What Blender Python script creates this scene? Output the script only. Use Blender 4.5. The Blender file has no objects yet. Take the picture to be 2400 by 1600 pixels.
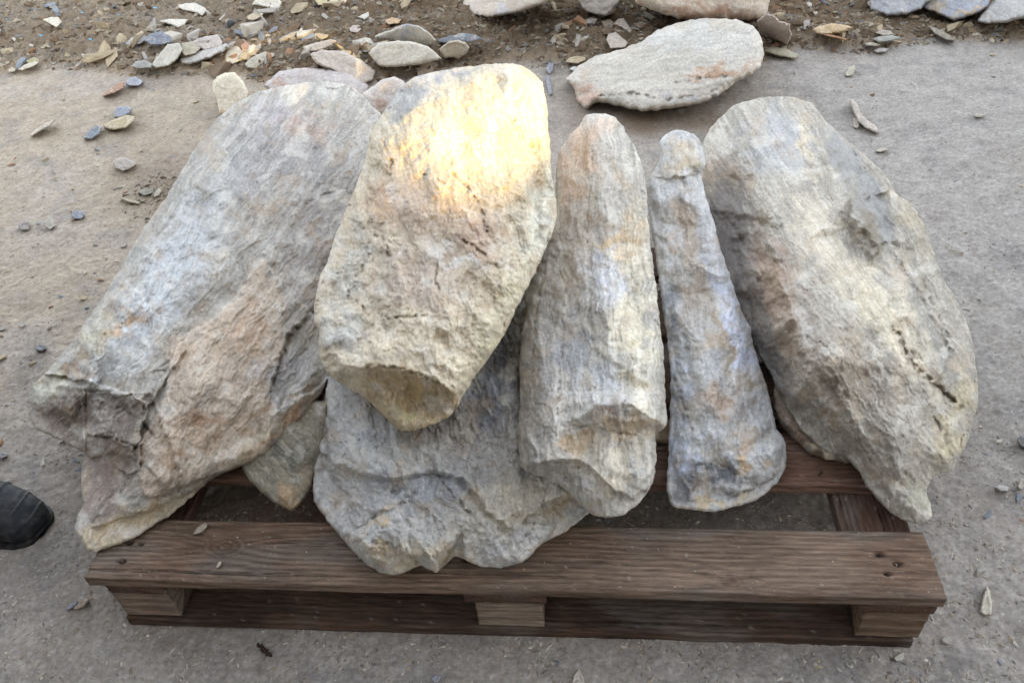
import bpy, bmesh, math, random
import numpy as np
from mathutils import Vector, Matrix
from mathutils.geometry import delaunay_2d_cdt
C = bpy.context.scene.collection
SC = bpy.context.scene
random.seed(7); RNG = np.random.default_rng(11)

# ------------------------------------------------------------------ camera, sky, sun, exposure
F_PX = 1850.0; PITCH, YAW, ROLL = 0.7327, -0.1364, -0.0991
CAM = np.array([0.1397, -0.5738, 1.1207])
_f = np.array([math.sin(YAW)*math.cos(PITCH), math.cos(YAW)*math.cos(PITCH), -math.sin(PITCH)])
_r = np.array([math.cos(YAW), -math.sin(YAW), 0.0]); _u = np.cross(_r, _f)
R_ = math.cos(ROLL)*_r + math.sin(ROLL)*_u
U_ = -math.sin(ROLL)*_r + math.cos(ROLL)*_u
cam = bpy.data.cameras.new("camera"); co = bpy.data.objects.new("camera", cam); C.objects.link(co)
co.matrix_world = Matrix(((R_[0], U_[0], -_f[0], CAM[0]), (R_[1], U_[1], -_f[1], CAM[1]), (R_[2], U_[2], -_f[2], CAM[2]), (0, 0, 0, 1)))
cam.sensor_width = 36.0; cam.lens = F_PX/2400*36.0; cam.clip_start = 0.02; cam.clip_end = 500
SC.camera = co

SUN_EL = math.radians(16.0); SUN_H = np.array([0.52, -0.854]); SUN_H /= np.linalg.norm(SUN_H)
SUN = np.array([SUN_H[0]*math.cos(SUN_EL), SUN_H[1]*math.cos(SUN_EL), math.sin(SUN_EL)])
w = bpy.data.worlds.new("World"); SC.world = w; w.use_nodes = True
nt = w.node_tree; bg = nt.nodes["Background"]
sky = nt.nodes.new("ShaderNodeTexSky"); sky.sky_type = 'NISHITA'; sky.sun_disc = False
sky.sun_elevation = SUN_EL; sky.sun_rotation = math.atan2(SUN_H[0], SUN_H[1])
sky.air_density = 0.8; sky.dust_density = 2.6; sky.ozone_density = 0.55
hs = nt.nodes.new('ShaderNodeHueSaturation'); hs.inputs['Saturation'].default_value = .38; nt.links.new(sky.outputs[0], hs.inputs['Color']); nt.links.new(hs.outputs[0], bg.inputs[0]); bg.inputs[1].default_value = 0.15
sl = bpy.data.lights.new("sun", 'SUN'); so = bpy.data.objects.new("sun", sl); C.objects.link(so)
sl.energy = 2.1; sl.angle = math.radians(0.8); sl.color = (1.0, 0.75, 0.36)
so.rotation_euler = Vector(-SUN).to_track_quat('-Z', 'Y').to_euler()
SC.view_settings.view_transform = 'Standard'; SC.view_settings.look = 'None'
SC.view_settings.exposure = 2.8; SC.view_settings.gamma = 1.0

# ------------------------------------------------------------------ pixel tools (2352-wide picture coordinates)
K = 2400/2352
def rays(px, py):
    a = (np.asarray(px, float)*K - 1200)/F_PX; b = (800 - np.asarray(py, float)*K)/F_PX
    return _f + a[..., None]*R_ + b[..., None]*U_
def on_z(px, py, z):
    d = rays(np.array(px), np.array(py)); return CAM + d*((z - CAM[2])/d[..., 2])[..., None]
def to_px(P):
    d = P - CAM; z = d @ _f
    return (1200 + F_PX*(d @ R_)/z)/K, (800 - F_PX*(d @ U_)/z)/K

# ------------------------------------------------------------------ noise
def _h(ix, iy, s):
    n = (ix.astype(np.int64)*374761393 + iy.astype(np.int64)*668265263 + s*1442695041) & 0xffffffff
    n = ((n ^ (n >> 13))*1274126177) & 0xffffffff
    n = ((n ^ (n >> 15))*2246822519) & 0xffffffff
    return (n ^ (n >> 16)) & 0xffffff
def pn(x, y, s=0):
    x0 = np.floor(x); y0 = np.floor(y); fx = x-x0; fy = y-y0
    u = fx*fx*fx*(fx*(fx*6-15)+10); v = fy*fy*fy*(fy*(fy*6-15)+10)
    def g(i, j):
        a = _h(x0+i, y0+j, s)*(2*math.pi/0xffffff)
        return np.cos(a)*(fx-i) + np.sin(a)*(fy-j)
    a = g(0, 0); b = g(1, 0); c = g(0, 1); d = g(1, 1)
    return ((a+(b-a)*u) + ((c+(d-c)*u)-(a+(b-a)*u))*v)*1.5
def fbm(x, y, o=4, s=0, gain=.5):
    r = 0; a = 1.0; t = 0
    for k in range(o):
        r = r + a*pn(x*2**k+17.3*k, y*2**k-9.1*k, s+k); t += a; a *= gain
    return r/t*1.4
def ridged(x, y, o=4, s=0, gain=.5):
    r = 0; a = 1.0; t = 0
    for k in range(o):
        r = r + a*(1-2*np.abs(pn(x*2**k+3.7*k, y*2**k+5.2*k, s+k))); t += a; a *= gain
    return r/t
def sst(a, b, x):
    t = np.clip((x-a)/(b-a), 0, 1); return t*t*(3-2*t)
def worley(x, y, s=0):
    x0 = np.floor(x); y0 = np.floor(y); d1 = np.full(x.shape, 9.); d2 = d1.copy(); idv = np.zeros(x.shape)
    for i in (-1, 0, 1):
        for j in (-1, 0, 1):
            hx = _h(x0+i, y0+j, s)/0xffffff; hy = _h(x0+i, y0+j, s+77)/0xffffff
            d = np.hypot(x0+i+hx-x, y0+j+hy-y)
            n = d < d1
            d2 = np.where(n, d1, np.minimum(d2, d)); idv = np.where(n, hx*7.13 % 1, idv); d1 = np.where(n, d, d1)
    return d1, d2, idv
def planes(x, y, s, tilt=1.0, k=.35):
    """broken-stone relief: upper envelope of tilted planes, one per scattered point (cells of size 1)"""
    x0 = np.floor(x); y0 = np.floor(y); F = np.full(x.shape, -9.)
    for i in (-2, -1, 0, 1, 2):
        for j in (-2, -1, 0, 1, 2):
            h = [_h(x0+i, y0+j, s+q*31)/0xffffff for q in range(5)]
            dx = x-(x0+i+h[0]); dy = y-(y0+j+h[1])
            F = np.maximum(F, .5*h[2]+tilt*((h[3]-.5)*dx+(h[4]-.5)*dy)-k*(dx*dx+dy*dy))
    return F-.35
def lin(c):
    c = np.asarray(c, float)/255
    return np.where(c <= .04045, c/12.92, ((c+.055)/1.055)**2.4)

# ------------------------------------------------------------------ objects
def tag(o, label=None, cat=None, group=None, kind=None):
    if label: o['label'] = label
    if cat: o['category'] = cat
    if group: o['group'] = group
    if kind: o['kind'] = kind
    return o
def mesh_from(name, V, Fc, mat, col=None, parent=None, origin=None, smooth=True):
    V = np.asarray(V, float)
    if origin is None:
        origin = np.array([V[:, 0].mean(), V[:, 1].mean(), V[:, 2].min()]) if parent is None else np.zeros(3)
    m = bpy.data.meshes.new(name); L = V - origin
    if isinstance(Fc, np.ndarray):
        Fa = Fc
        n, k = Fa.shape
        m.vertices.add(len(L)); m.vertices.foreach_set('co', L.ravel().astype(np.float32))
        m.loops.add(n*k); m.loops.foreach_set('vertex_index', Fa.ravel().astype(np.int32))
        m.polygons.add(n); m.polygons.foreach_set('loop_start', (np.arange(n)*k).astype(np.int32))
        m.update(calc_edges=True)
    else:
        m.from_pydata(L.tolist(), [], Fc)
    m.validate()
    if col is not None:
        a = m.color_attributes.new('tint', 'FLOAT_COLOR', 'POINT')
        c4 = np.ones((len(V), 4), np.float32); c4[:, :3] = col
        a.data.foreach_set('color', c4.ravel())
    m.polygons.foreach_set('use_smooth', np.full(len(m.polygons), smooth))
    m.materials.append(mat); m.update()
    o = bpy.data.objects.new(name, m); C.objects.link(o)
    o.location = origin
    if parent is not None: o.parent = parent
    return o

# ------------------------------------------------------------------ materials
def new_mat(name, rough=.85, spec=.25):
    m = bpy.data.materials.new(name); m.use_nodes = True; t = m.node_tree; b = t.nodes['Principled BSDF']
    b.inputs['Roughness'].default_value = rough; b.inputs['Specular IOR Level'].default_value = spec
    return m, t, b
def N(t, kind, **kw):
    n = t.nodes.new(kind)
    for k, v in kw.items():
        if isinstance(v, tuple) and k.startswith('i_'): n.inputs[k[2:]].default_value = v
        elif k.startswith('i_'): n.inputs[k[2:].replace('_', ' ')].default_value = v
        else: setattr(n, k, v)
    return n
def mixc(t, fac, a, b, mode='MIX'):
    n = t.nodes.new('ShaderNodeMix'); n.data_type = 'RGBA'; n.blend_type = mode
    if isinstance(fac, float): n.inputs[0].default_value = fac
    else: t.links.new(fac, n.inputs[0])
    for k, v in ((6, a), (7, b)):
        if isinstance(v, tuple): n.inputs[k].default_value = v+(1,) if len(v) == 3 else v
        else: t.links.new(v, n.inputs[k])
    return n.outputs[2]
def ramp(t, src, lo, hi):
    n = t.nodes.new('ShaderNodeMapRange'); n.inputs[1].default_value = lo; n.inputs[2].default_value = hi
    t.links.new(src, n.inputs[0]); return n.outputs[0]
def attr_mat(name, gscale=170, contrast=.5, bump=.5, rough=.88, speck=True, dist=.004, stretch=None, spec=.2, ridge=0):
    m, t, b = new_mat(name, rough, spec)
    at = N(t, 'ShaderNodeAttribute', attribute_name='tint')
    tc = N(t, 'ShaderNodeTexCoord'); vec = tc.outputs['Object']
    if stretch:
        mp = N(t, 'ShaderNodeMapping'); mp.inputs['Scale'].default_value = stretch; t.links.new(vec, mp.inputs[0]); vec = mp.outputs[0]
    n1 = N(t, 'ShaderNodeTexNoise', i_Scale=float(gscale), i_Detail=8.0, i_Roughness=.72); t.links.new(vec, n1.inputs['Vector'])
    n2 = N(t, 'ShaderNodeTexNoise', i_Scale=float(gscale)*3.1, i_Detail=4.0, i_Roughness=.7); t.links.new(vec, n2.inputs['Vector'])
    f1 = ramp(t, n1.outputs[0], .3, .7)
    dark = mixc(t, 1.0, at.outputs[0], (1-contrast,)*3, 'MULTIPLY')
    lite = mixc(t, 1.0, at.outputs[0], (1+contrast*.75,)*3, 'MULTIPLY')
    col = mixc(t, f1, dark, lite)
    n4 = N(t, 'ShaderNodeTexNoise', i_Scale=float(gscale)*.33, i_Detail=9.0, i_Roughness=.62); n4.noise_type = 'RIDGED_MULTIFRACTAL'; t.links.new(vec, n4.inputs['Vector'])
    if speck:
        n5 = N(t, 'ShaderNodeTexNoise', i_Scale=float(gscale)*.4, i_Detail=8.0, i_Roughness=.75, i_Distortion=.6); t.links.new(vec, n5.inputs['Vector'])
        f5 = ramp(t, n5.outputs[0], .42, .30); col = mixc(t, f5, col, mixc(t, 1.0, at.outputs[0], (.78, .75, .71), 'MULTIPLY'))
        f6 = ramp(t, n5.outputs[0], .58, .70); col = mixc(t, f6, col, mixc(t, 1.0, at.outputs[0], (1.16, 1.155, 1.14), 'MULTIPLY'))
        f2 = ramp(t, n2.outputs[0], .64, .80); col = mixc(t, f2, col, (.58, .56, .53))
        n3 = N(t, 'ShaderNodeTexNoise', i_Scale=float(gscale)*1.7, i_Detail=3.0); t.links.new(vec, n3.inputs['Vector'])
        f3 = ramp(t, n3.outputs[0], .30, .22); col = mixc(t, f3, col, (.20, .18, .15))
    t.links.new(col, b.inputs['Base Color'])
    bp = N(t, 'ShaderNodeBump'); bp.inputs['Strength'].default_value = bump; bp.inputs['Distance'].default_value = dist
    ad = N(t, 'ShaderNodeMath', operation='ADD'); mu = N(t, 'ShaderNodeMath', operation='MULTIPLY'); mu.inputs[1].default_value = .35
    t.links.new(n2.outputs[0], mu.inputs[0]); t.links.new(n1.outputs[0], ad.inputs[0]); t.links.new(mu.outputs[0], ad.inputs[1])
    if ridge:
        m4 = N(t, 'ShaderNodeMath', operation='MULTIPLY_ADD'); m4.inputs[1].default_value = ridge; t.links.new(n4.outputs[0], m4.inputs[0]); t.links.new(ad.outputs[0], m4.inputs[2]); t.links.new(m4.outputs[0], bp.inputs['Height'])
    else: t.links.new(ad.outputs[0], bp.inputs['Height']); t.links.new(bp.outputs[0], b.inputs['Normal'])
    return m
M_STONE = attr_mat('stone', 160, .30, 1.0, dist=.006, ridge=.3)
M_GROUND = attr_mat('dusty_ground', 140, .34, .9, rough=.95, dist=.008, ridge=.15)
M_CHIP = attr_mat('stone_chip', 160, .3, .5, rough=.9, speck=False)
M_WOOD = attr_mat('weathered_wood', 190, .55, .9, rough=.8, speck=False, stretch=(.12, 1, 1))
M_WOODY = attr_mat('weathered_wood_cross', 190, .55, .9, rough=.8, speck=False, stretch=(1, .12, 1))

# ------------------------------------------------------------------ stones from an outline, a lie in space and a relief
def spline(P, step, al=.75):
    P = np.asarray(P, float); n = len(P); out = []
    for i in range(n):
        p0, p1, p2, p3 = P[(i-1) % n], P[i], P[(i+1) % n], P[(i+2) % n]
        L = np.linalg.norm(p2-p1); k = max(1, int(L/step))
        for j in range(k):
            t = j/k
            cr = .5*((2*p1)+(-p0+p2)*t+(2*p0-5*p1+4*p2-p3)*t*t+(-p0+3*p1-3*p2+p3)*t**3)
            out.append(al*cr+(1-al)*(p1+(p2-p1)*t))
    return np.array(out)
def inside(P, x, y):
    r = np.zeros(x.shape, bool); n = len(P)
    for i in range(n):
        x1, y1 = P[i]; x2, y2 = P[(i+1) % n]
        if y1 == y2: continue
        c = ((y1 > y) != (y2 > y)) & (x < (x2-x1)*(y-y1)/(y2-y1)+x1); r ^= c
    return r
def dist_line(P, x, y, closed=True):
    d = np.full(x.shape, 1e9); P = np.asarray(P, float); n = len(P)
    for i in range(n if closed else n-1):
        a = P[i]; b = P[(i+1) % n]; ab = b-a; L = ab@ab+1e-9
        t = np.clip(((x-a[0])*ab[0]+(y-a[1])*ab[1])/L, 0, 1)
        d = np.minimum(d, (x-a[0]-t*ab[0])**2+(y-a[1]-t*ab[1])**2)
    return np.sqrt(d)
def blob(x, y, cx, cy, rx, ry, ang):
    a = math.radians(ang); dx = x-cx; dy = y-cy
    return np.exp(-(((dx*math.cos(a)+dy*math.sin(a))/rx)**2+((-dx*math.sin(a)+dy*math.cos(a))/ry)**2))

def stone(name, poly, near, far, T, back, R, base, colors=(), ctrl=(), dents=(), steps=(), cracks=(), grain=90, stretch=2.5,
          rough=1.0, terr=1.0, zmin=.0, s=2.6, seed=1, sc=1.0, facets=0, mat=None, jag=1.6, lat=0.0, var=1.0, ripple=0.0, pw=2.0, soft=.75, craze=1.0, desat=.76, facet=1.0, streak=.16, grl=.0014):
    """near/far = (px, py, z): two points that lay the rim plane in space. T/back: thickness towards / away (m), R: edge rounding (px)."""
    mat = mat or M_STONE
    O = spline(poly, s*1.2, soft)
    tt = np.arange(len(O)); n_ = np.roll(O, -1, 0)-np.roll(O, 1, 0); n_ = np.stack([n_[:, 1], -n_[:, 0]], 1); n_ /= np.linalg.norm(n_, axis=1)[:, None]+1e-9
    O = O+n_*(fbm(O[:, 0]/(22*sc), O[:, 1]/(22*sc), 4, seed+50)*jag*2*sc)[:, None]
    x0, y0 = O.min(0); x1, y1 = O.max(0)
    gx, gy = np.meshgrid(np.arange(x0, x1, s), np.arange(y0, y1, s*.87)); gx = gx+(np.arange(gx.shape[0]) % 2)[:, None]*s*.5
    gx = gx.ravel()+RNG.uniform(-.2, .2, gx.size)*s; gy = gy.ravel()+RNG.uniform(-.2, .2, gy.size)*s
    k = inside(O, gx, gy); gx = gx[k]; gy = gy[k]; d = dist_line(O, gx, gy); k = d > .6*s; gx = gx[k]; gy = gy[k]
    vs = [Vector(p) for p in O]+[Vector(p) for p in zip(gx, gy)]
    nO = len(O)
    res = delaunay_2d_cdt(vs, [], [list(range(nO))], 1, 1e-4)
    X = np.array([v[0] for v in res[0]]); Y = np.array([v[1] for v in res[0]])
    Fc = np.array([f for f in res[2] if len(f) == 3])
    rim = np.zeros(len(X), bool)
    for i, og in enumerate(res[3]):
        if any(q < nO for q in og): rim[i] = True
    d = dist_line(O, X, Y); d[rim] = 0
    # rim plane
    Pn = on_z(near[0], near[1], near[2]); Pf = on_z(far[0], far[1], far[2])
    ax = Pf-Pn; side = np.array([ax[1], -ax[0], 0.0]); side /= np.linalg.norm(side)+1e-9; side[2] = lat
    nrm = np.cross(side, ax); nrm /= np.linalg.norm(nrm)
    rd = rays(X, Y); rl = np.linalg.norm(rd, axis=1); ru = rd/rl[:, None]
    D = ((Pn-CAM)@nrm)/(ru@nrm)
    # profile
    Re = np.minimum(R, max(8.0, d.max()))*(1+.35*fbm(X/(90*sc), Y/(90*sc), 2, seed+9))
    t = np.clip(d/Re, 0, 1); prof = (1-(1-t)**pw)**(1/pw)
    H = np.full(X.shape, float(T))
    if len(ctrl):
        cx = np.array([c[0] for c in ctrl]); cy = np.array([c[1] for c in ctrl]); ch = np.array([c[2] for c in ctrl])
        wsum = 0; hs = 0
        for a, b_, h_ in zip(cx, cy, ch):
            w_ = 1/((X-a)**2+(Y-b_)**2+900*sc*sc)**1.6; wsum = wsum+w_; hs = hs+w_*h_
        H = hs/wsum
        cp = [tuple(c) for c in ctrl]; st_ = max(1, len(poly)//26)
        for (ox, oy) in poly[::st_]:
            j = min(range(len(ctrl)), key=lambda q: (ctrl[q][0]-ox)**2+(ctrl[q][1]-oy)**2); cp.append((ox, oy, ctrl[j][2]*.30))
        cd = delaunay_2d_cdt([Vector(c[:2]) for c in cp], [], [], 0, 1e-4); CV = np.array([v[:] for v in cd[0]]); CH = np.array([cp[o[0]][2] for o in cd[3]])
        JX = X+16*sc*fbm(X/(45*sc), Y/(45*sc), 4, seed+6); JY = Y+16*sc*fbm(X/(45*sc), Y/(45*sc), 4, seed+7); HL = np.full(X.shape, np.nan)
        for f in cd[2]:
            a, b2, c2 = CV[f[0]], CV[f[1]], CV[f[2]]; dt = (b2[1]-c2[1])*(a[0]-c2[0])+(c2[0]-b2[0])*(a[1]-c2[1])
            if abs(dt) < 1e-6: continue
            l1 = ((b2[1]-c2[1])*(JX-c2[0])+(c2[0]-b2[0])*(JY-c2[1]))/dt; l2 = ((c2[1]-a[1])*(JX-c2[0])+(a[0]-c2[0])*(JY-c2[1]))/dt; l3 = 1-l1-l2
            k_ = (l1 >= -1e-6) & (l2 >= -1e-6) & (l3 >= -1e-6); HL = np.where(k_, l1*CH[f[0]]+l2*CH[f[1]]+l3*CH[f[2]], HL)
        HL = np.where(np.isnan(HL), H*.4, HL); H = .88*HL+.12*H; Rc = R*.5; prof = (1-(1-np.clip(d/(Rc*(1+.35*fbm(X/(90*sc), Y/(90*sc), 2, seed+9))), 0, 1))**2)**.5
        t = np.clip(d/Rc, 0, 1)
    H = H*prof
    # relief
    ga = math.radians(grain); c_, s_ = math.cos(ga), math.sin(ga)
    wx = X+14*sc*fbm(X/(70*sc), Y/(70*sc), 3, seed+3); wy = Y+14*sc*fbm(X/(70*sc), Y/(70*sc), 3, seed+4)
    a_ = (wx*c_+wy*s_)/stretch; b_ = (-wx*s_+wy*c_)
    e = sst(0, 14*sc, d)
    rel = .011*sc*fbm(X/(120*sc), Y/(120*sc), 3, seed)
    rel = rel+.0050*sc*rough*ridged(a_/(60*sc), b_/(60*sc), 3, seed+11, .45)+grl*rough*ridged(a_*stretch/(170*sc), b_/(8*sc), 3, seed+12, .6)*sst(-.3, .4, fbm(X/(90*sc), Y/(90*sc), 2, seed+18))
    rel = rel+.0012*sc*rough*fbm(a_/(14*sc), b_/(14*sc), 4, seed+21, .6)
    if terr:
        q = (fbm(a_/(85*sc), b_/(60*sc), 4, seed+31)*3.2); fl = np.floor(q); fr = q-fl
        rel = rel+terr*.0065*sc*(fl+sst(.35, .65, fr)*1.0)/2
        w1, w2, wid = worley(a_/(38*sc)+.4*pn(X/(25*sc), Y/(25*sc), seed+2), b_/(38*sc), seed+41)
        rel = rel+terr*.006*sc*(wid-.5)*sst(0, .18, w2-w1)
        w1, w2, wid = worley(a_/(22*sc)+.4*pn(X/(12*sc), Y/(12*sc), seed+5), b_/(15*sc), seed+43)
        rel = rel+terr*.0014*sc*(wid-.5)*sst(0, .25, w2-w1)
    cz = 1-np.abs(pn(a_/(44*sc)+.6*pn(X/(17*sc), Y/(17*sc), seed+13), b_/(26*sc)+.6*pn(X/(17*sc)+9, Y/(17*sc), seed+14), seed+15))
    cz = sst(.955, .995, cz)*sst(.0, .35, fbm(X/(70*sc), Y/(70*sc), 3, seed+16)+.08)*craze
    cz2 = 1-np.abs(pn(a_/(19*sc)+.6*pn(X/(9*sc), Y/(9*sc), seed+23), b_/(13*sc), seed+25)); cz2 = .0*sst(.95, .995, cz2)*sst(.0, .3, fbm(X/(40*sc), Y/(40*sc), 3, seed+26)-.02)*craze
    cz = cz*.45
    rel = rel-.0045*sc*cz-.0025*sc*cz2+.0009*sc*rough*fbm(a_/(5.5*sc), b_/(5.5*sc), 3, seed+27, .7)
    cz = np.maximum(cz, .7*cz2)
    if facet:
        ux = wx+12*sc*fbm(X/(24*sc), Y/(24*sc), 4, seed+33); uy = wy+12*sc*fbm(X/(24*sc), Y/(24*sc), 4, seed+34)
        ua = (ux*c_+uy*s_)/min(stretch, 2.0); ub = (-ux*s_+uy*c_)
        rel = rel-facet*.042*sc*planes(ua/(105*sc), ub/(105*sc), seed+35, 1.3)+facet*.016*sc*planes(ua/(46*sc), ub/(46*sc), seed+36, 1.3)-facet*.005*sc*planes(ua/(21*sc), ub/(21*sc), seed+37, 1.3)+facet*.0014*sc*planes(ua/(9*sc), ub/(9*sc), seed+38, 1.2)
    if ripple: rel = rel+ripple*np.sin(b_/(11*sc)*2+2.5*fbm(a_/(60*sc), b_/(60*sc), 3, seed+8))*sst(-.3, .5, fbm(X/(130*sc), Y/(130*sc), 2, seed+7))
    if facets:
        best = np.full(X.shape, 1e9); mx, my = X.mean(), Y.mean(); W = max(x1-x0, y1-y0)
        rr = np.random.default_rng(seed)
        for q in range(facets):
            an = rr.uniform(0, 6.28); sl = rr.uniform(.15, .9)*T/W*2.2; of = rr.uniform(.55, 1.1)*T
            best = np.minimum(best, of-sl*((X-mx)*math.cos(an)+(Y-my)*math.sin(an)))
        H = np.minimum(H, np.maximum(best, .15*T)+.0*H)
    H = H+rel*(.25+.75*e)*np.minimum(1, .2+t)
    for (cx, cy, rx, ry, ang, dep) in dents:
        H = H-dep*blob(X+8*sc*fbm(X/30, Y/30, 3, seed+60), Y+8*sc*fbm(X/30, Y/30, 3, seed+61), cx, cy, rx, ry, ang)
    jx = X+5*sc*fbm(X/(20*sc), Y/(20*sc), 3, seed+71); jy = Y+5*sc*fbm(X/(20*sc), Y/(20*sc), 3, seed+72)
    for (pl, hgt, wd) in steps:
        ins = inside(np.array(pl, float), jx, jy); dd = dist_line(pl, jx, jy)
        sd = np.where(ins, dd, -dd); H = H+hgt*sst(-wd*.25, wd*.75, sd)
    crk = np.zeros(X.shape)
    for (pl, dep, wd) in cracks:
        dd = dist_line(pl, jx, jy, False); g = np.exp(-(dd/(wd*.75))**2)*sst(-.35, .25, fbm(X/(16*sc), Y/(16*sc), 3, seed+81))*(0.6+.6*np.clip(fbm(X/30, Y/30, 2, seed+80)+.5, 0, 1)); H = H-dep*g; crk = np.maximum(crk, g)
    H[rim] = 0
    H = np.maximum(H, np.maximum(-back*.5*sst(12*sc, 70*sc, d), -.04)+.0*H)
    H = np.maximum(H, .006*np.clip(d/(6*sc), 0, 1)*sst(60*sc, 20*sc, d))
    Bk = back*(1-(1-np.clip(d/max(8., min(R*1.3, d.max())), 0, 1))**2)**.5
    Df = D-H; Db = D+Bk+.002
    V = CAM+ru*Df[:, None]; VB = CAM+ru*Db[:, None]
    low = VB[:, 2] < zmin
    Dz = (zmin-CAM[2])/ru[:, 2]; Db = np.where(low, np.maximum(Dz, Df+.004), Db); VB = CAM+ru*Db[:, None]
    idx = np.full(len(X), -1); keep = ~rim; idx[keep] = len(X)+np.arange(keep.sum()); idx[rim] = np.nonzero(rim)[0]
    FB = idx[Fc][:, ::-1]
    # orientation: front faces must look at the camera
    e1 = V[Fc[:, 1]]-V[Fc[:, 0]]; e2 = V[Fc[:, 2]]-V[Fc[:, 0]]; sg = (np.cross(e1, e2)*(CAM-V[Fc[:, 0]])).sum(1)
    if np.median(sg) < 0: Fc = Fc[:, ::-1]; FB = FB[:, ::-1]
    # colour of the stone; the right boulder's dark flank is painted shade
    col = np.tile(lin(base), (len(X), 1))
    wb = fbm(X/(38*sc), Y/(38*sc), 4, seed+90, .6)
    for cc_ in colors:
        if cc_[0] == 'post': continue
        if cc_[0] == 'poly':
            _, pl, c, st, wd = cc_; ins = inside(np.array(pl, float), jx, jy); dd = dist_line(pl, jx, jy); sd = np.where(ins, dd, -dd)
            g = sst(-wd*.5, wd*.5, sd+.5*wd*wb)*st*(.85+.25*wb); g = np.clip(g, 0, 1); col = col*(1-g[:, None])+lin(c)*g[:, None]
            continue
        cx, cy, rx, ry, ang, c, st = cc_
        g = blob(X+40*sc*fbm(X/(50*sc), Y/(50*sc), 3, seed+91), Y+40*sc*fbm(X/(50*sc), Y/(50*sc), 3, seed+92), cx, cy, rx, ry, ang)
        g = sst(.08, .95, g+.30*wb)*st; col = col*(1-g[:, None])+lin(c)*g[:, None]
    L1 = fbm(a_/(70*sc), b_/(45*sc), 5, seed+100, .62); L2 = fbm(a_/(26*sc), b_/(18*sc), 5, seed+101, .65); L3 = fbm(X/(60*sc), Y/(60*sc), 5, seed+102, .6)
    col = col*(1+var*(.22*L1+.20*L2)+streak*(fbm(a_*stretch/(170*sc), b_/(6*sc), 4, seed+107, .75)+.6*fbm(a_*stretch/(300*sc), b_/(16*sc), 3, seed+117, .6))+.17*fbm(X/(7*sc), Y/(7*sc), 3, seed+108, .8))[:, None]
    g = sst(.26, .55, fbm(a_/(26*sc), b_/(6*sc), 4, seed+109, .7))[:, None]*.4; col = col*(1-g*.5)
    g = sst(.24, .5, fbm(a_/(30*sc)+50, b_/(7*sc), 4, seed+110, .7))[:, None]*.4; col = col*(1-g)+lin((214, 208, 196))*g
    g = sst(.12, .5, L3)[:, None]*.45*var; col = col*(1-g)+lin((206, 202, 192))*g*1.0
    g = sst(.12, .5, fbm(X/(75*sc), Y/(75*sc), 5, seed+103, .62))[:, None]*.36*var; col = col*(1-g)+lin((176, 152, 120))*g
    g = sst(.25, .55, fbm(X/(40*sc), Y/(40*sc), 5, seed+104, .66))[:, None]*.28*var; col = col*(1-g)+lin((112, 112, 114))*g
    g = np.clip(crk*.55+cz*.45, 0, .85)[:, None]; col = col*(1-g)+lin((84, 70, 52))*g
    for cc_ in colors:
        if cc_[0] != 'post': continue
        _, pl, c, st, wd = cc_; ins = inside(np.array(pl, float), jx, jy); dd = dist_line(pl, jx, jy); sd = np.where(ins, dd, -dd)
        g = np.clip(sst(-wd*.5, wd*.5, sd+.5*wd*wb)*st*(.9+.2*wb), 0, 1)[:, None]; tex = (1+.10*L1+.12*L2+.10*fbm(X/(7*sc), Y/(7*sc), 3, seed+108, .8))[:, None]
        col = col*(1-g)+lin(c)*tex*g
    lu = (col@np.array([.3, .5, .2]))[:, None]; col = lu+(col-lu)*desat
    col = np.clip(col*np.array([1.15, 1.12, 1.06]), .02, .8)
    return mesh_from(name, np.vstack([V, VB[keep]]), np.vstack([Fc, FB]), mat, np.vstack([col, col[keep]]))

# ------------------------------------------------------------------ ground
def soil_mask(px, py):
    bx = [-900, 0, 100, 230, 330, 480, 700, 1000, 1270, 1400, 1740, 1830, 1900, 1990, 2080, 2200, 2352, 3200]
    by = [178, 172, 165, 172, 178, 168, 205, 170, 150, 175, 150, 112, 118, 124, 104, 97, 95, 85]
    return np.interp(px, bx, by) - py
def ground_z(x, y, detail=True):
    P = np.stack([x, y, np.zeros_like(x)], -1)
    px, py = to_px(P)
    sm = soil_mask(px, py) + 14*fbm(x*6, y*6, 3, 5)
    m = sst(-6, 26, sm)
    z = .012*fbm(x*1.3, y*1.3, 3, 1)*sst(.2, .9, np.hypot(x, y-.35)) + .0035*fbm(x*9, y*9, 4, 2)
    z = z + m*(.012 + .028*fbm(x*4, y*4, 4, 3) + .026*ridged(x*9, y*9, 5, 4, .6))
    if detail:
        z = z + .0026*fbm(x*42, y*42, 4, 6, .72)*(1+3*m) + .0016*ridged(x*21+2*pn(x*8, y*8, 8), y*21, 4, 7)*(.6+3*m)
        z = z + .004*np.maximum(0, fbm(x*26, y*26, 3, 9)-.28)
    return z, m, px, py
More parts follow.
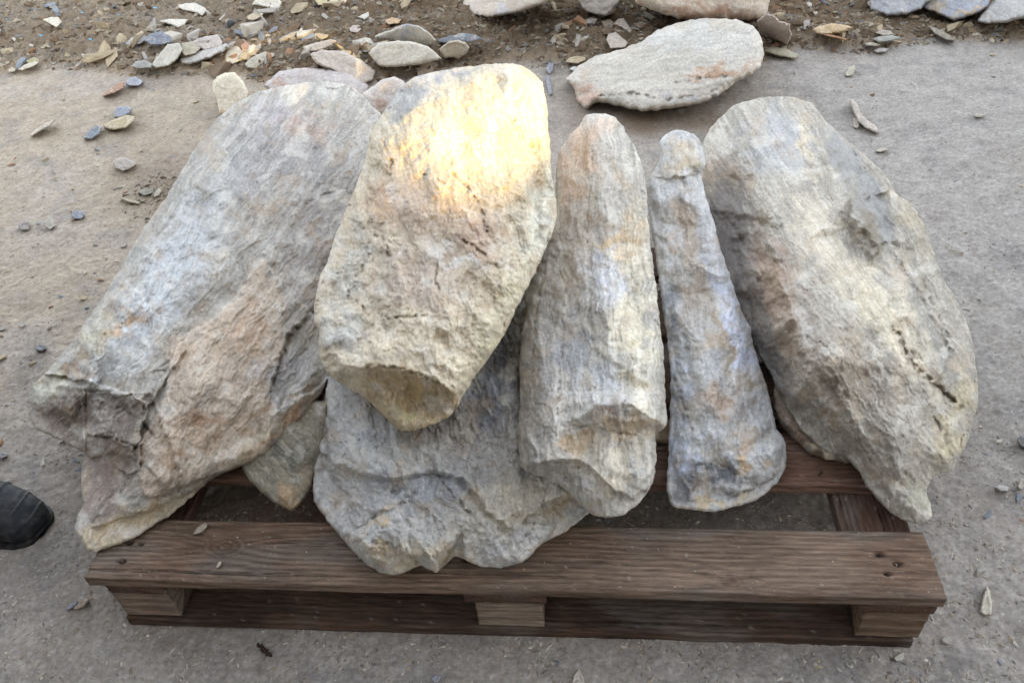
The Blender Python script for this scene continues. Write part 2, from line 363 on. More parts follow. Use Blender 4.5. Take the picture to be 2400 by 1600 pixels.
def make_ground():
    ys = [-.9]
    while ys[-1] < 4.6: ys.append(ys[-1]+.0026+.0021*max(0, ys[-1]))
    ys = np.array(ys); nx = 1000
    X = np.zeros((len(ys), nx)); Y = np.zeros_like(X)
    for i, y in enumerate(ys):
        wl = 1.5+.58*max(0, y+.3); wr = 1.5+.40*max(0, y+.3)
        X[i] = np.linspace(-wl, wr, nx); Y[i] = y
    Z, m, px, py = ground_z(X, Y)
    e = np.minimum(np.minimum(np.arange(len(ys))[:, None], len(ys)-1-np.arange(len(ys))[:, None]), np.minimum(np.arange(nx)[None], nx-1-np.arange(nx)[None]))
    Z = np.where(e < 6, Z*e/6-.006*(1-e/6), Z)
    t = sst(-1.2, 1.1, X+.25*fbm(X*1.5, Y*1.5, 3, 20)+.1)[..., None]
    col = lin((180, 165, 144))*(1-t)+lin((168, 162, 153))*t
    t = sst(.9, -.1, Y)[..., None]; col = col*(1-t)+lin((160, 152, 142))*t
    g = sst(-.15, .45, fbm(X*2.6, Y*2.6, 5, 21))[..., None]*.4; col = col*(1-g)+lin((178, 170, 160))*g
    g = sst(.05, .5, fbm(X*3.5+9, Y*3.5, 5, 22))[..., None]*.16; col = col*(1-g)+lin((148, 134, 116))*g
    g = sst(.1, .5, fbm(X*7, Y*7, 5, 23))[..., None]*.3; col = col*(1-g)+lin((124, 122, 122))*g
    col = col*(.86+.20*fbm(X*75, Y*75, 4, 24, .75)+.16*fbm(X*18, Y*18, 4, 25))[..., None]
    g = sst(.22, .5, fbm(X*48+7, Y*70, 4, 29, .7))[..., None]*.4; col = col*(1-g)+lin((116, 106, 96))*g
    g = sst(.25, .5, fbm(X*60+31, Y*80, 4, 30, .7))[..., None]*.5; col = col*(1-g)+lin((186, 180, 170))*g
    g = (sst(-.66, -.56, X)*sst(.68, .56, X)*sst(-.03, .06, Y)*sst(.95, .8, Y)*(.75-.35*sst(-.3, .4, X))*(.9+.5*fbm(X*8, Y*8, 4, 36)))[..., None]; g = np.clip(g, 0, .9); col = col*(1-g)+lin((104, 84, 66))*(1+.3*fbm(X*40, Y*40, 3, 37))[..., None]*g  # brown soil tone under the pallet, also painting the shade there into the colour
    # earth-stained ground round the lying slab, and the dark soil itself
    g = (np.maximum(blob(px, py, 1500, 275, 190, 42, -4), blob(px, py, 380, 430, 110, 90, 30)*.7)*(.8+.5*fbm(X*9, Y*9, 4, 26)))[..., None]
    g = np.clip(g, 0, .85); col = col*(1-g)+lin((112, 94, 74))*g
    br = lin((112, 97, 78)); gy = lin((138, 126, 108))
    sx = sst(300, 900, px)[..., None]
    soil = (gy*(1-sx)+br*sx)*(1+.35*fbm(X*22, Y*22, 5, 27, .65))[..., None]
    rusty = sst(.0, .5, fbm(X*2.2, Y*2.2, 3, 28))[..., None]*.4; soil = soil*(1-rusty)+lin((116, 94, 72))*rusty
    mm = m[..., None]; col = col*(1-mm)+soil*mm
    edge = (sst(0, .5, m)*sst(1, .5, m))[..., None]*.5; col = col*(1-edge)+lin((140, 120, 92))*edge
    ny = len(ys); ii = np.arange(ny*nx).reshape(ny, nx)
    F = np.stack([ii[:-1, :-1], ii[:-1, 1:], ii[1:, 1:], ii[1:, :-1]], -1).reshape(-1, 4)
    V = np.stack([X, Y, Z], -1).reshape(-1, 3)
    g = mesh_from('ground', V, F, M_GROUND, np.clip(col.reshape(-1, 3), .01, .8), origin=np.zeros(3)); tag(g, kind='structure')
    # the yard beyond, reaching the horizon
    V = np.array([[-150, -150, -.02], [150, -150, -.02], [150, 150, -.02], [-150, 150, -.02]], float)
    g = mesh_from('ground_beyond', V, np.array([[0, 1, 2, 3]]), M_GROUND, np.tile(lin((166, 158, 148))*.82, (4, 1)), origin=np.zeros(3)); tag(g, kind='structure')
make_ground()

# ------------------------------------------------------------------ added unseen wall behind the camera, blocking the sun except through a shaped opening
def box_bm(bm, x0, x1, y0, y1, z0, z1):
    vs = [bm.verts.new(p) for p in ((x0, y0, z0), (x1, y0, z0), (x1, y1, z0), (x0, y1, z0), (x0, y0, z1), (x1, y0, z1), (x1, y1, z1), (x0, y1, z1))]
    for f in ((3, 2, 1, 0), (4, 5, 6, 7), (0, 1, 5, 4), (1, 2, 6, 5), (2, 3, 7, 6), (3, 0, 4, 7)): bm.faces.new([vs[i] for i in f])
def make_sun_blocker(P, dist=6.0):
    """the wall stands square to the sun; its opening is as large as the bundle of rays that reaches the points P"""
    Q = P.mean(0); b_ = None; Lx = np.array([-SUN_H[1], SUN_H[0]]); la = (P[:, :2]-Q[:2])@Lx; b = P[:, 2]-((P[:, :2]-Q[:2])@SUN_H)*math.tan(SUN_EL)
    lo, hi = np.percentile(b, 2), np.percentile(b, 99)+.01; l0, l1 = np.percentile(la, 8), np.percentile(la, 98)+.01
    b_ = b; sill = lo+math.tan(SUN_EL)*dist; oh = hi-lo+.23*math.tan(SUN_EL); lat = (l0+l1)/2; hw = (l1-l0)/2; top = 8.0
    m, t, b = new_mat('blocker_grey', .9)
    n = N(t, 'ShaderNodeTexNoise', i_Scale=3.0, i_Detail=8.0); t.links.new(mixc(t, n.outputs[0], (.16, .155, .15), (.24, .235, .225)), b.inputs['Base Color'])
    root = bpy.data.objects.new('sun_blocker', None); C.objects.link(root)
    root.location = (Q[0]+SUN_H[0]*dist, Q[1]+SUN_H[1]*dist, 0); root.rotation_euler = (0, 0, math.atan2(SUN_H[1], SUN_H[0]))
    tag(root, 'added grey sun blocker behind the camera, unseen, its opening shaped to the sun patch', 'light blocker')
    def piece(name, boxes, bev=0):
        bm = bmesh.new()
        for bx in boxes: box_bm(bm, *bx)
        if bev: bmesh.ops.bevel(bm, geom=bm.edges[:], offset=bev, segments=2)
        me = bpy.data.meshes.new(name); bm.to_mesh(me); bm.free(); me.materials.append(m); o = bpy.data.objects.new(name, me); C.objects.link(o); o.parent = root
    nb = 7; ed = np.linspace(l0, l1, nb+1); tops = []
    for q in range(nb):
        kk = (la >= ed[q]-.01) & (la < ed[q+1]+.01); tops.append(np.percentile(b_, 96) if not kk.any() else np.percentile(b_[kk], 97))
    base_h = math.tan(SUN_EL)*(dist+.23)
    boxes = [(.03, .23, -6, l0, -.1, top-.06), (.03, .23, l1, 6, -.1, top-.06), (.03, .23, l0, l1, -.1, sill)]
    for q in range(nb): boxes.append((.03, .23, ed[q], ed[q+1], tops[q]+base_h, top-.06))
    piece('blocker_body', boxes)
    piece('blocker_cap', [(0, .26, -6.02, 6.02, top-.06, top)], .01)

# ------------------------------------------------------------------ pallet
PH = .1387
def board(name, x0, x1, y0, y1, z0, z1, parent, along='x', base=(112, 94, 84), knots=(), holes=(), seed=1, res=.0022, wear=1.0, label=None):
    L = (x1-x0) if along == 'x' else (y1-y0); W = (y1-y0) if along == 'x' else (x1-x0); Hh = z1-z0
    nl = max(8, int(L/(res*1.8))); nw = max(8, int(W/res)); nh = max(3, int(Hh/(res*1.2)))
    # cross-section loop with softened edges, swept along the board
    r = .0022; sec = []
    def edge(a, b, n): return [(a[0]+(b[0]-a[0])*i/n, a[1]+(b[1]-a[1])*i/n) for i in range(n)]
    pts = [(r, 0), (W-r, 0), (W, r), (W, Hh-r), (W-r, Hh), (r, Hh), (0, Hh-r), (0, r)]
    ns = [nw, 1, nh, 1, nw, 1, nh, 1]
    for i in range(8): sec += edge(pts[i], pts[(i+1) % 8], ns[i])
    sec = np.array(sec); ns_ = len(sec)
    l = np.linspace(0, L, nl+1)
    S, Tt = np.meshgrid(l, np.arange(ns_), indexing='ij'); wv = sec[Tt, 0]; hv = sec[Tt, 1]
    # worn ends
    endn = .0012*fbm(wv*60+seed, hv*90, 3, seed+2)
    S = S+np.where(S < 1e-9, endn, 0)-np.where(S > L-1e-9, endn, 0)
    g = wv+.35*hv+.006*fbm(S*2.2, wv*6, 3, seed)+.0015*fbm(S*14, wv*40, 3, seed+1)
    kd = np.zeros_like(S)
    for (kx, kw, kr) in knots:
        dd = np.hypot((S-kx)*.55, wv-kw); sg = np.where(wv > kw, 1, -1)
        g = g+sg*kr*.75*np.exp(-(dd/(kr*2.0))**2)*np.exp(-0*dd)
        g = np.where(dd < kr*1.0, dd*1.15+kw, g); kd = np.maximum(kd, sst(kr*1.05, kr*.3, dd))
    ph = g*760+2.2*fbm(g*60, S*.8, 3, seed+3)
    ring = .5+.5*np.sin(ph); ring = ring**.7
    fib = fbm(S*9, g*900, 4, seed+4)
    big = fbm(S*3.2, wv*14, 4, seed+5)
    crack = np.zeros_like(S)
    for q in range(5):
        cw = RNG.uniform(.1, .9)*W; c0 = RNG.uniform(0, L); cl = RNG.uniform(.06, .25)
        crack = np.maximum(crack, np.exp(-((wv-cw-.002*fbm(S*20, S*0+q, 2, seed+q))/.0007)**2)*sst(cl, cl*.5, np.abs(S-c0))*.9)
    isT = hv > Hh-r*1.1
    dz = -.0009*(1-ring)+.0006*fib-.0018*crack+.0018*big*.5
    hol = np.zeros_like(S)
    for (hx, hw, hr) in holes:
        dd = np.hypot((S-hx)*.6, wv-hw); hol = np.maximum(hol, np.exp(-(dd/hr)**4)*isT)
    dz = dz-.007*hol
    cx_, cz_ = W/2, Hh/2
    out_w = np.where(wv < r*.6, -1., np.where(wv > W-r*.6, 1., 0)); out_h = np.where(hv < r*.6, -1., np.where(hv > Hh-r*.6, 1., 0))
    wv2 = wv+out_w*dz; hv2 = hv+out_h*dz
    c = lin(base)[None, None]*(.72+.42*ring)[..., None]
    c = c*(1+.32*fib+.45*big)[..., None]
    red = sst(-.1, .5, fbm(S*5+3, wv*9, 4, seed+6))[..., None]*.45; c = c*(1-red)+lin((118, 90, 70))*red*(.7+.5*ring[..., None])
    gr = sst(0, .5, fbm(S*4+8, wv*12, 4, seed+7))[..., None]*.5*wear; c = c*(1-gr)+lin((128, 120, 110))*gr*(.7+.5*ring[..., None])
    c = c*(1-.45*kd[..., None])+lin((70, 48, 34))*.45*kd[..., None]
    c = c*(1-.85*np.maximum(crack, hol)[..., None])+lin((24, 18, 15))*.85*np.maximum(crack, hol)[..., None]
    dust = (np.maximum(0, fbm(S*160, wv*160, 2, seed+8)-.72)*3*isT)[..., None]; dust = np.clip(dust, 0, .7); c = c*(1-dust)+lin((180, 170, 155))*dust
    if along == 'x': V = np.stack([x0+S, y0+wv2, z0+hv2], -1)
    else: V = np.stack([x1-wv2, y0+S, z0+hv2], -1)
    V = V.reshape(-1, 3); c = c.reshape(-1, 3)
    ii = np.arange((nl+1)*ns_).reshape(nl+1, ns_); nx_ = np.roll(ii, -1, 1)
    F = np.stack([ii[:-1], ii[1:], nx_[1:], nx_[:-1]], -1).reshape(-1, 4).tolist()
    # end grain caps as fans
    for row, flip in ((ii[0], False), (ii[-1], True)):
        V = np.vstack([V, V[row].mean(0)]); c = np.vstack([c, c[row].mean(0)*.8]); q = len(V)-1
        for j in range(ns_):
            a, b = int(row[j]), int(row[(j+1) % ns_]); F.append([q, a, b] if not flip else [q, b, a])
    o = mesh_from(name, V, F, M_WOOD if along == 'x' else M_WOODY, np.clip(c, .01, .7), parent=parent)
    bm = bmesh.new(); bm.from_mesh(o.data); bmesh.ops.recalc_face_normals(bm, faces=bm.faces[:]); bm.to_mesh(o.data); bm.free()
    if label: o['label'] = label
    return o
pal = bpy.data.objects.new('pallet', None); C.objects.link(pal); pal.location = (0, 0, 0)
tag(pal, 'worn dark brown wooden pallet carrying the big stones', 'pallet')
zt = PH-.022
board('deck_board', -.603, .600, 0, .1045, zt, PH, pal, knots=[(.195, .058, .019), (.93, .02, .009)],
      holes=[(.045, .030, .004), (.043, .061, .0035), (.062, .06, .003), (1.135, .066, .004), (1.155, .052, .004), (1.137, .036, .003), (.56, .045, .0035)], seed=3, res=.0018, base=(132, 112, 95))
for i, (a, b) in enumerate(((.183, .288), (.352, .452), (.52, .62), (.70, .80))):
    board('deck_board', -.600, .600, a, b, zt, PH, pal, seed=13+7*i, base=(126, 98, 82), holes=[(1.02, .045, .003), (.6, .05, .003)], knots=[(.3+.2*i, .05, .01)], res=.003)
for i, (a, b) in enumerate(((-.583, -.498), (-.045, .073), (.497, .596))):
    board('stringer_board', a, b, .003, .797, zt-.0222, zt-.0002, pal, along='y', seed=40+9*i, base=(108, 82, 68), res=.003, holes=[(.06, .05, .003)])
blk = [(-.585, -.497), (-.031, .066), (.508, .594)]
for r_, (ya, yb) in enumerate(((.006, .10), (.352, .452), (.70, .794))):
    for i, (a, b) in enumerate(blk):
        board('block', a, b, ya, yb, .0222, zt-.0224, pal, seed=60+i*5+r_*17, base=(148, 130, 112) if r_ == 0 and i < 2 else (128, 106, 86), res=.0025, wear=.6)
for i, (a, b) in enumerate(((.001, .098), (.352, .452), (.70, .80))):
    board('bottom_board', -.588, .588, a, b, .0, .022, pal, seed=90+9*i, base=(84, 66, 54), res=.003)
# nails: one stands proud of the second deck board, the others sit in it
def nail(x, y, z, h, r=.0022, lean=(.25, .1)):
    bm = bmesh.new(); bmesh.ops.create_cone(bm, cap_ends=True, segments=12, radius1=r*.5, radius2=r*.5, depth=h)
    bmesh.ops.translate(bm, verts=bm.verts[:], vec=(0, 0, h/2)); n0 = len(bm.verts)
    rr = bmesh.ops.create_cone(bm, cap_ends=True, segments=14, radius1=r*1.2, radius2=r, depth=.0014)
    bmesh.ops.translate(bm, verts=rr['verts'], vec=(0, 0, h)); me = bpy.data.meshes.new('nail'); bm.to_mesh(me); bm.free()
    me.materials.append(M_RUST); o = bpy.data.objects.new('nail', me); C.objects.link(o); o.parent = pal; o.location = (x, y, z); o.rotation_euler = (lean[0], lean[1], 0)
M_RUST, t_, b_ = new_mat('rusty_iron', .6, .5); n_ = N(t_, 'ShaderNodeTexNoise', i_Scale=900.0, i_Detail=4.0)
t_.links.new(mixc(t_, n_.outputs[0], (.03, .02, .015), (.16, .07, .035)), b_.inputs['Base Color']); b_.inputs['Metallic'].default_value = .4
q_ = on_z(1880, 1090, PH); nail(q_[0], q_[1], PH-.004, .017)
for (x, y) in ((-.557, .03), (.535, .068), (.55, .052), (.005, .045)): nail(x, y, PH-.006, .0035, lean=(0, 0))

# ------------------------------------------------------------------ the big stones
ZP = PH+.001
def big(label, name, **k):
    o = stone(name, **k); tag(o, label, 'stone'); return o
R7 = big('small dark green-grey stone with tan tip wedged under the rust-patched slab', 'stone_block',
    poly=[(760, 930), (720, 1100), (700, 1145), (672, 1171), (640, 1160), (600, 1130), (570, 1098), (545, 1040), (600, 980), (680, 930)],
    near=(660, 1171, .143), far=(680, 930, .21), T=.035, back=.05, R=40, base=(140, 136, 118), grain=40, zmin=ZP, s=3, seed=201,
    colors=[(670, 1140, 45, 28, -40, (178, 148, 104), .9), (650, 1040, 70, 30, 20, (104, 106, 94), .7)])
R8 = big('flat brown stone with a bright chipped edge, mostly hidden under the large right boulder', 'stone_block',
    poly=[(1780, 880), (1783, 950), (1800, 985), (1830, 1015), (1860, 1040), (1890, 1054), (1925, 1058), (1947, 1064), (1990, 1045), (2020, 980), (1960, 880), (1850, 820)],
    near=(1900, 1062, .145), far=(1850, 820, .185), T=.02, back=.05, R=22, base=(118, 100, 84), grain=45, zmin=ZP, s=3, seed=211, terr=.4,
    colors=[(1905, 1045, 50, 14, 12, (222, 208, 172), 1.0)])
R9 = big('thin tan stone edge showing in the gap between the two narrow pillar stones', 'stone_block',
    poly=[(1480, 960), (1540, 965), (1590, 990), (1580, 1012), (1535, 1016), (1490, 1014), (1450, 1000)],
    near=(1520, 1017, .145), far=(1520, 955, .165), T=.01, back=.03, R=18, base=(146, 124, 98), grain=5, zmin=ZP, s=2.5, seed=215)
R6 = big('broad blue-grey stone with a lumpy broken front edge, lowest in the middle of the pallet', 'boulder',
    poly=[(760, 860), (742, 920), (728, 980), (718, 1050), (720, 1100), (722, 1150), (750, 1192), (790, 1240), (830, 1285), (868, 1312), (905, 1320), (940, 1310), (962, 1298), (985, 1308), (1003, 1313), (1024, 1298), (1042, 1278), (1060, 1280), (1095, 1298), (1150, 1303), (1200, 1290), (1238, 1255), (1262, 1238), (1290, 1225), (1330, 1195), (1362, 1170), (1400, 1100), (1380, 950), (1330, 760), (1260, 640), (1150, 600), (1000, 640), (850, 760)],
    near=(1000, 1313, .158), far=(1200, 640, .25), T=.085, back=.12, R=95, base=(172, 171, 169), grain=70, stretch=1.6, zmin=ZP, seed=221, rough=1.1, terr=1.5, facet=1.6,
    ctrl=[(850, 1000, .085), (1000, 1020, .09), (880, 1080, .095), (1010, 1100, .09), (1150, 1100, .05), (1250, 1140, .03), (900, 1180, .085), (1080, 1190, .08), (1000, 1265, .08), (1180, 1248, .07), (900, 1280, .07), (830, 1240, .07), (760, 1100, .05), (1200, 900, .015), (1250, 800, .01), (1330, 1000, .0), (1220, 1050, .01)],
    steps=[([(820, 1090), (900, 1105), (990, 1085), (1060, 1100), (1120, 1180), (1180, 1220), (1240, 1170), (1340, 1120), (1300, 600), (700, 700), (730, 1040), (770, 1070)], .030, 12),
           ([(740, 1130), (850, 1150), (930, 1120), (1000, 1170), (1060, 1220), (1000, 1330), (880, 1340), (700, 1200)], .022, 8),
           ([(1060, 1215), (1130, 1235), (1200, 1200), (1280, 1200), (1200, 1330), (1060, 1310)], .020, 8), ([(930, 1200), (960, 1230), (1000, 1290), (1040, 1330), (860, 1330), (820, 1250), (870, 1215)], .016, 7)],
    dents=[(1040, 1250, 20, 60, 10, .02), (955, 1265, 14, 40, -30, .012), (1190, 1195, 40, 16, 20, .01), (740, 1000, 26, 90, 8, .03), (760, 1100, 28, 14, 0, .01)],
    cracks=[([(1000, 1080), (1040, 1140), (1100, 1195), (1170, 1225)], .010, 5), ([(815, 1215), (870, 1180), (930, 1150), (960, 1120)], .006, 5), ([(1255, 1120), (1240, 1180), (1210, 1230)], .008, 6), ([(850, 1240), (930, 1260), (965, 1300)], .006, 4)],
    colors=[(1180, 820, 110, 150, 0, (88, 84, 82), .8), (1050, 980, 120, 70, 0, (122, 110, 98), .7), (1130, 920, 50, 90, 10, (118, 128, 146), .7), (850, 990, 60, 60, 0, (140, 146, 156), .6), (1000, 1130, 160, 60, 5, (146, 152, 164), .7), (900, 1060, 140, 40, 5, (184, 186, 184), .6), (1180, 1160, 160, 70, -10, (196, 188, 168), .8),
            (960, 1280, 130, 36, 0, (188, 174, 144), .8), (870, 1195, 60, 10, -28, (196, 172, 130), .9), (1300, 1160, 30, 60, 10, (176, 152, 108), .8), (860, 1260, 60, 20, 20, (184, 160, 118), .7), (735, 1000, 18, 110, 5, (112, 98, 88), .8)])
R1 = big('largest slab at the left of the pallet, blue-grey with a rust-orange flake on its front', 'boulder',
    poly=[(600, 210), (650, 198), (700, 190), (760, 188), (800, 195), (835, 220), (852, 243), (880, 270), (900, 340), (880, 450), (840, 560), (800, 660), (790, 740), (775, 820), (764, 862), (757, 878), (735, 915), (700, 960), (662, 1000), (640, 1030), (600, 1052), (560, 1066), (490, 1098), (460, 1122), (430, 1150), (380, 1190), (350, 1207), (320, 1230), (282, 1245), (240, 1260), (206, 1268), (190, 1245), (172, 1215), (176, 1190), (190, 1150), (186, 1100), (190, 1062), (200, 1045), (160, 1022), (120, 1002), (82, 985), (66, 950), (62, 915), (76, 885), (110, 850), (160, 790), (200, 735), (250, 660), (290, 590), (340, 510), (390, 440), (430, 370), (470, 308), (510, 262), (550, 232)],
    near=(300, 1240, .150), far=(720, 189, .33), T=.11, back=.20, R=105, base=(168, 164, 156), grain=-55, stretch=2.8, zmin=ZP, seed=231, rough=1.0, terr=1.1, streak=.26, grl=.0024,
    ctrl=[(640, 300, .10), (700, 450, .105), (560, 500, .13), (480, 650, .14), (350, 720, .12), (250, 800, .11), (85, 903, .04), (120, 888, .07), (165, 890, .09), (205, 876, .10), (100, 962, .012), (150, 985, .012), (178, 1012, .02), (198, 950, .016), (218, 908, .05), (240, 930, .085), (300, 938, .10), (215, 1010, .055), (250, 1032, .06), (300, 1020, .09), (212, 1062, .028), (450, 900, .15), (560, 850, .14), (400, 1050, .12), (620, 960, .09), (700, 800, .06), (740, 640, .05), (800, 500, .05), (820, 350, .05), (260, 1150, .055), (280, 1066, .05), (330, 1190, .05), (250, 985, .085), (200, 1215, .03), (600, 700, .12), (450, 420, .07), (350, 600, .07), (200, 770, .06)],
    steps=[([(205, 880), (222, 908), (250, 902), (268, 917), (300, 907), (338, 938), (430, 800), (300, 650), (60, 850)], .022, 4), ([(198, 1000), (240, 1003), (268, 1018), (300, 1036), (322, 1010), (345, 925), (200, 870)], .020, 4), ([(188, 1060), (230, 1048), (262, 1066), (290, 1092), (322, 1080), (330, 900), (188, 900)], .016, 4),
           ([(600, 590), (540, 680), (487, 733), (440, 757), (406, 779), (385, 815), (380, 822), (388, 860), (376, 915), (354, 958), (322, 1010), (311, 1038), (320, 1105), (330, 1140), (352, 1147), (406, 1120), (487, 1094), (561, 1072), (602, 1058), (668, 1015), (760, 870), (800, 800), (700, 700)], .030, 7),
           ([(196, 890), (250, 897), (300, 935), (345, 900), (420, 1100), (400, 1300), (100, 1300), (150, 1060), (195, 1035)], -.016, 8), ([(190, 1055), (260, 1035), (330, 1060), (420, 1160), (400, 1300), (100, 1300)], -.014, 8),
           ([(720, 955), (640, 1010), (590, 1050), (500, 1098), (420, 1140), (340, 1170), (250, 1200), (170, 1225), (200, 1300), (500, 1200), (800, 1000)], -.022, 9), ([(722, 700), (690, 742), (660, 768), (640, 830), (622, 890), (650, 930), (720, 900), (800, 830), (800, 650)], -.022, 7)],
    dents=[(640, 800, 60, 110, 35, .022), (700, 780, 70, 40, -60, .02), (215, 1105, 26, 40, 0, .012), (400, 1160, 60, 14, -28, .016)],
    cracks=[([(725, 712), (690, 745), (664, 768), (640, 840), (622, 900)], .012, 6), ([(380, 855), (366, 850), (350, 856)], .008, 4), ([(700, 470), (740, 450), (800, 430)], .006, 3), ([(215, 920), (270, 935), (320, 960), (350, 1000)], .008, 5), ([(225, 1000), (280, 1012), (315, 1030)], .009, 6)],
    colors=[('poly', [(600, 590), (540, 680), (487, 733), (440, 757), (406, 779), (385, 815), (380, 822), (388, 860), (376, 915), (354, 958), (322, 1010), (311, 1038), (320, 1105), (330, 1140), (352, 1147), (406, 1120), (487, 1094), (561, 1072), (602, 1058), (640, 990), (625, 880), (640, 800), (665, 700)], (186, 164, 140), .9, 26), ('poly', [(60, 930), (110, 908), (165, 898), (200, 884), (222, 905), (345, 900), (318, 1010), (311, 1038), (320, 1105), (260, 1180), (180, 1180), (190, 1062), (60, 1010)], (152, 140, 128), .8, 28), ('poly', [(150, 1230), (250, 1185), (420, 1135), (590, 1055), (720, 950), (780, 870), (820, 1000), (500, 1220), (200, 1320)], (182, 164, 130), .8, 22), ('poly', [(90, 925), (165, 905), (205, 900), (212, 940), (190, 1010), (120, 1000)], (122, 106, 90), .7, 20),
            (380, 640, 70, 330, 33, (184, 190, 196), .8), (660, 400, 170, 150, 0, (154, 150, 150), .7), (720, 600, 90, 170, 15, (152, 146, 144), .7), (600, 480, 150, 60, -30, (158, 152, 140), .5), (640, 260, 60, 24, 0, (176, 170, 176), .6), (700, 290, 60, 30, 20, (168, 136, 118), .6), (560, 760, 50, 60, 20, (166, 132, 102), .6), (460, 965, 50, 35, 0, (176, 130, 92), .5), (395, 1060, 40, 34, 0, (180, 142, 108), .45),
            (650, 850, 60, 70, 20, (150, 148, 150), .9), (620, 1000, 110, 22, -42, (206, 190, 160), .9), (520, 1040, 120, 20, -25, (212, 204, 190), .8), (660, 980, 110, 12, -48, (168, 120, 80), .8), (240, 1110, 60, 90, 10, (134, 116, 108), .9), (300, 1200, 130, 26, -28, (178, 158, 122), .9), (230, 760, 40, 40, 0, (172, 164, 132), .7), (290, 735, 60, 18, -40, (186, 150, 108), .8), (160, 850, 50, 18, -35, (156, 126, 88), .8), (110, 880, 40, 40, 0, (176, 172, 150), .7), (170, 960, 50, 60, 0, (110, 96, 82), .8), (280, 960, 50, 60, 0, (128, 116, 110), .8)])
R2 = big('tall buff stone lying highest in the middle, its upper end lit yellow by the sun', 'boulder',
    poly=[(945, 181), (1000, 165), (1060, 155), (1130, 147), (1177, 146), (1215, 160), (1243, 188), (1254, 230), (1258, 280), (1263, 340), (1268, 400), (1277, 458), (1278, 502), (1265, 545), (1245, 590), (1222, 640), (1190, 700), (1165, 755), (1130, 812), (1095, 860), (1066, 905), (1047, 940), (1030, 958), (982, 980), (938, 990), (912, 985), (882, 955), (840, 915), (800, 890), (765, 868), (740, 835), (732, 790), (734, 765), (722, 738), (723, 690), (735, 640), (755, 590), (775, 530), (800, 470), (820, 420), (838, 370), (850, 310), (880, 260), (905, 220)],
    near=(935, 990, .335), far=(1130, 147, .52), T=.10, back=.20, R=85, base=(198, 184, 158), grain=75, stretch=1.5, zmin=ZP, seed=241, rough=.8, terr=.9, pw=2.3,
    ctrl=[(1150, 230, .115), (1080, 260, .115), (1000, 300, .115), (930, 330, .11), (1172, 168, .10), (1228, 205, .09), (1090, 185, .10), (1240, 270, .08), (1010, 225, .10), (930, 285, .10), (872, 345, .095), (900, 400, .10), (1050, 400, .115), (1150, 420, .11), (1000, 550, .12), (1130, 580, .105), (870, 560, .10), (900, 700, .125), (1000, 760, .125), (1080, 750, .11), (780, 838, .08), (850, 836, .105), (900, 842, .115), (950, 853, .12), (1000, 872, .12), (1042, 903, .09), (905, 900, .04), (940, 930, .025), (990, 930, .03), (960, 890, .055), (1025, 938, .025), (1240, 350, .05), (1250, 480, .035), (1200, 600, .06), (780, 620, .05), (760, 780, .06)],
    steps=[([(845, 445), (850, 330), (905, 262), (960, 225), (1010, 190), (1110, 158), (1180, 140), (1300, 180), (1300, 1000), (700, 1000), (700, 700), (800, 500)], .035, 14)],
    dents=[(940, 915, 60, 34, 25, .018), (990, 930, 30, 40, 20, .012), (1230, 420, 16, 110, 0, .022), (775, 800, 24, 20, 30, .012), (1120, 520, 30, 70, -25, .008), (860, 620, 10, 50, 12, .010), (1235, 360, 25, 40, -30, .015)],
    cracks=[([(1040, 400), (1085, 440), (1105, 480), (1120, 530)], .009, 4), ([(1045, 540), (1110, 580), (1150, 620)], .009, 4), ([(800, 500), (850, 540), (880, 545), (895, 590)], .010, 5), ([(970, 400), (1010, 410), (1030, 430)], .006, 3), ([(845, 840), (900, 842), (960, 858), (1010, 880)], .006, 5), ([(820, 690), (840, 720), (900, 730), (980, 725)], .007, 4), ([(1010, 580), (1000, 640), (1010, 680)], .005, 3), ([(850, 560), (820, 640), (790, 700)], .009, 6), ([(880, 330), (900, 370), (895, 400)], .008, 4)],
    colors=[(1000, 480, 160, 110, 0, (182, 158, 136), .8), (960, 640, 130, 90, 0, (170, 152, 138), .7), (1100, 560, 60, 60, 0, (168, 128, 100), .5), (870, 460, 60, 50, 0, (178, 138, 94), .6), (1110, 430, 120, 60, 0, (196, 176, 146), .5), (1240, 500, 34, 140, 10, (196, 196, 180), .9), (1140, 740, 40, 150, 32, (206, 198, 166), .9), ('poly', [(845, 835), (900, 838), (950, 850), (1000, 872), (1046, 905), (1060, 980), (900, 1020), (840, 900)], (168, 146, 102), .9, 12), (800, 620, 40, 110, 18, (188, 186, 176), .8), (790, 760, 60, 50, 0, (172, 174, 172), .8), (960, 905, 110, 45, 25, (176, 152, 104), 1.0), (1000, 930, 40, 30, 0, (128, 108, 78), .7), (930, 950, 40, 16, 40, (186, 176, 128), .8), (925, 230, 60, 40, -40, (150, 150, 152), .9), (1020, 170, 90, 16, -12, (154, 154, 156), .9), (1150, 300, 120, 100, 0, (204, 184, 140), .7), (1060, 600, 110, 14, 10, (212, 210, 206), .7)])
_v = np.array([v.co[:] for v in R2.data.vertices])+np.array(R2.location[:]); _px, _py = to_px(_v)
_k = (_px > 860) & (_px < 1265) & (_py > 140) & (_py < 345+.24*(1262-_px)) & (np.arange(len(_v)) < len(_v)*.52)
make_sun_blocker(_v[_k])
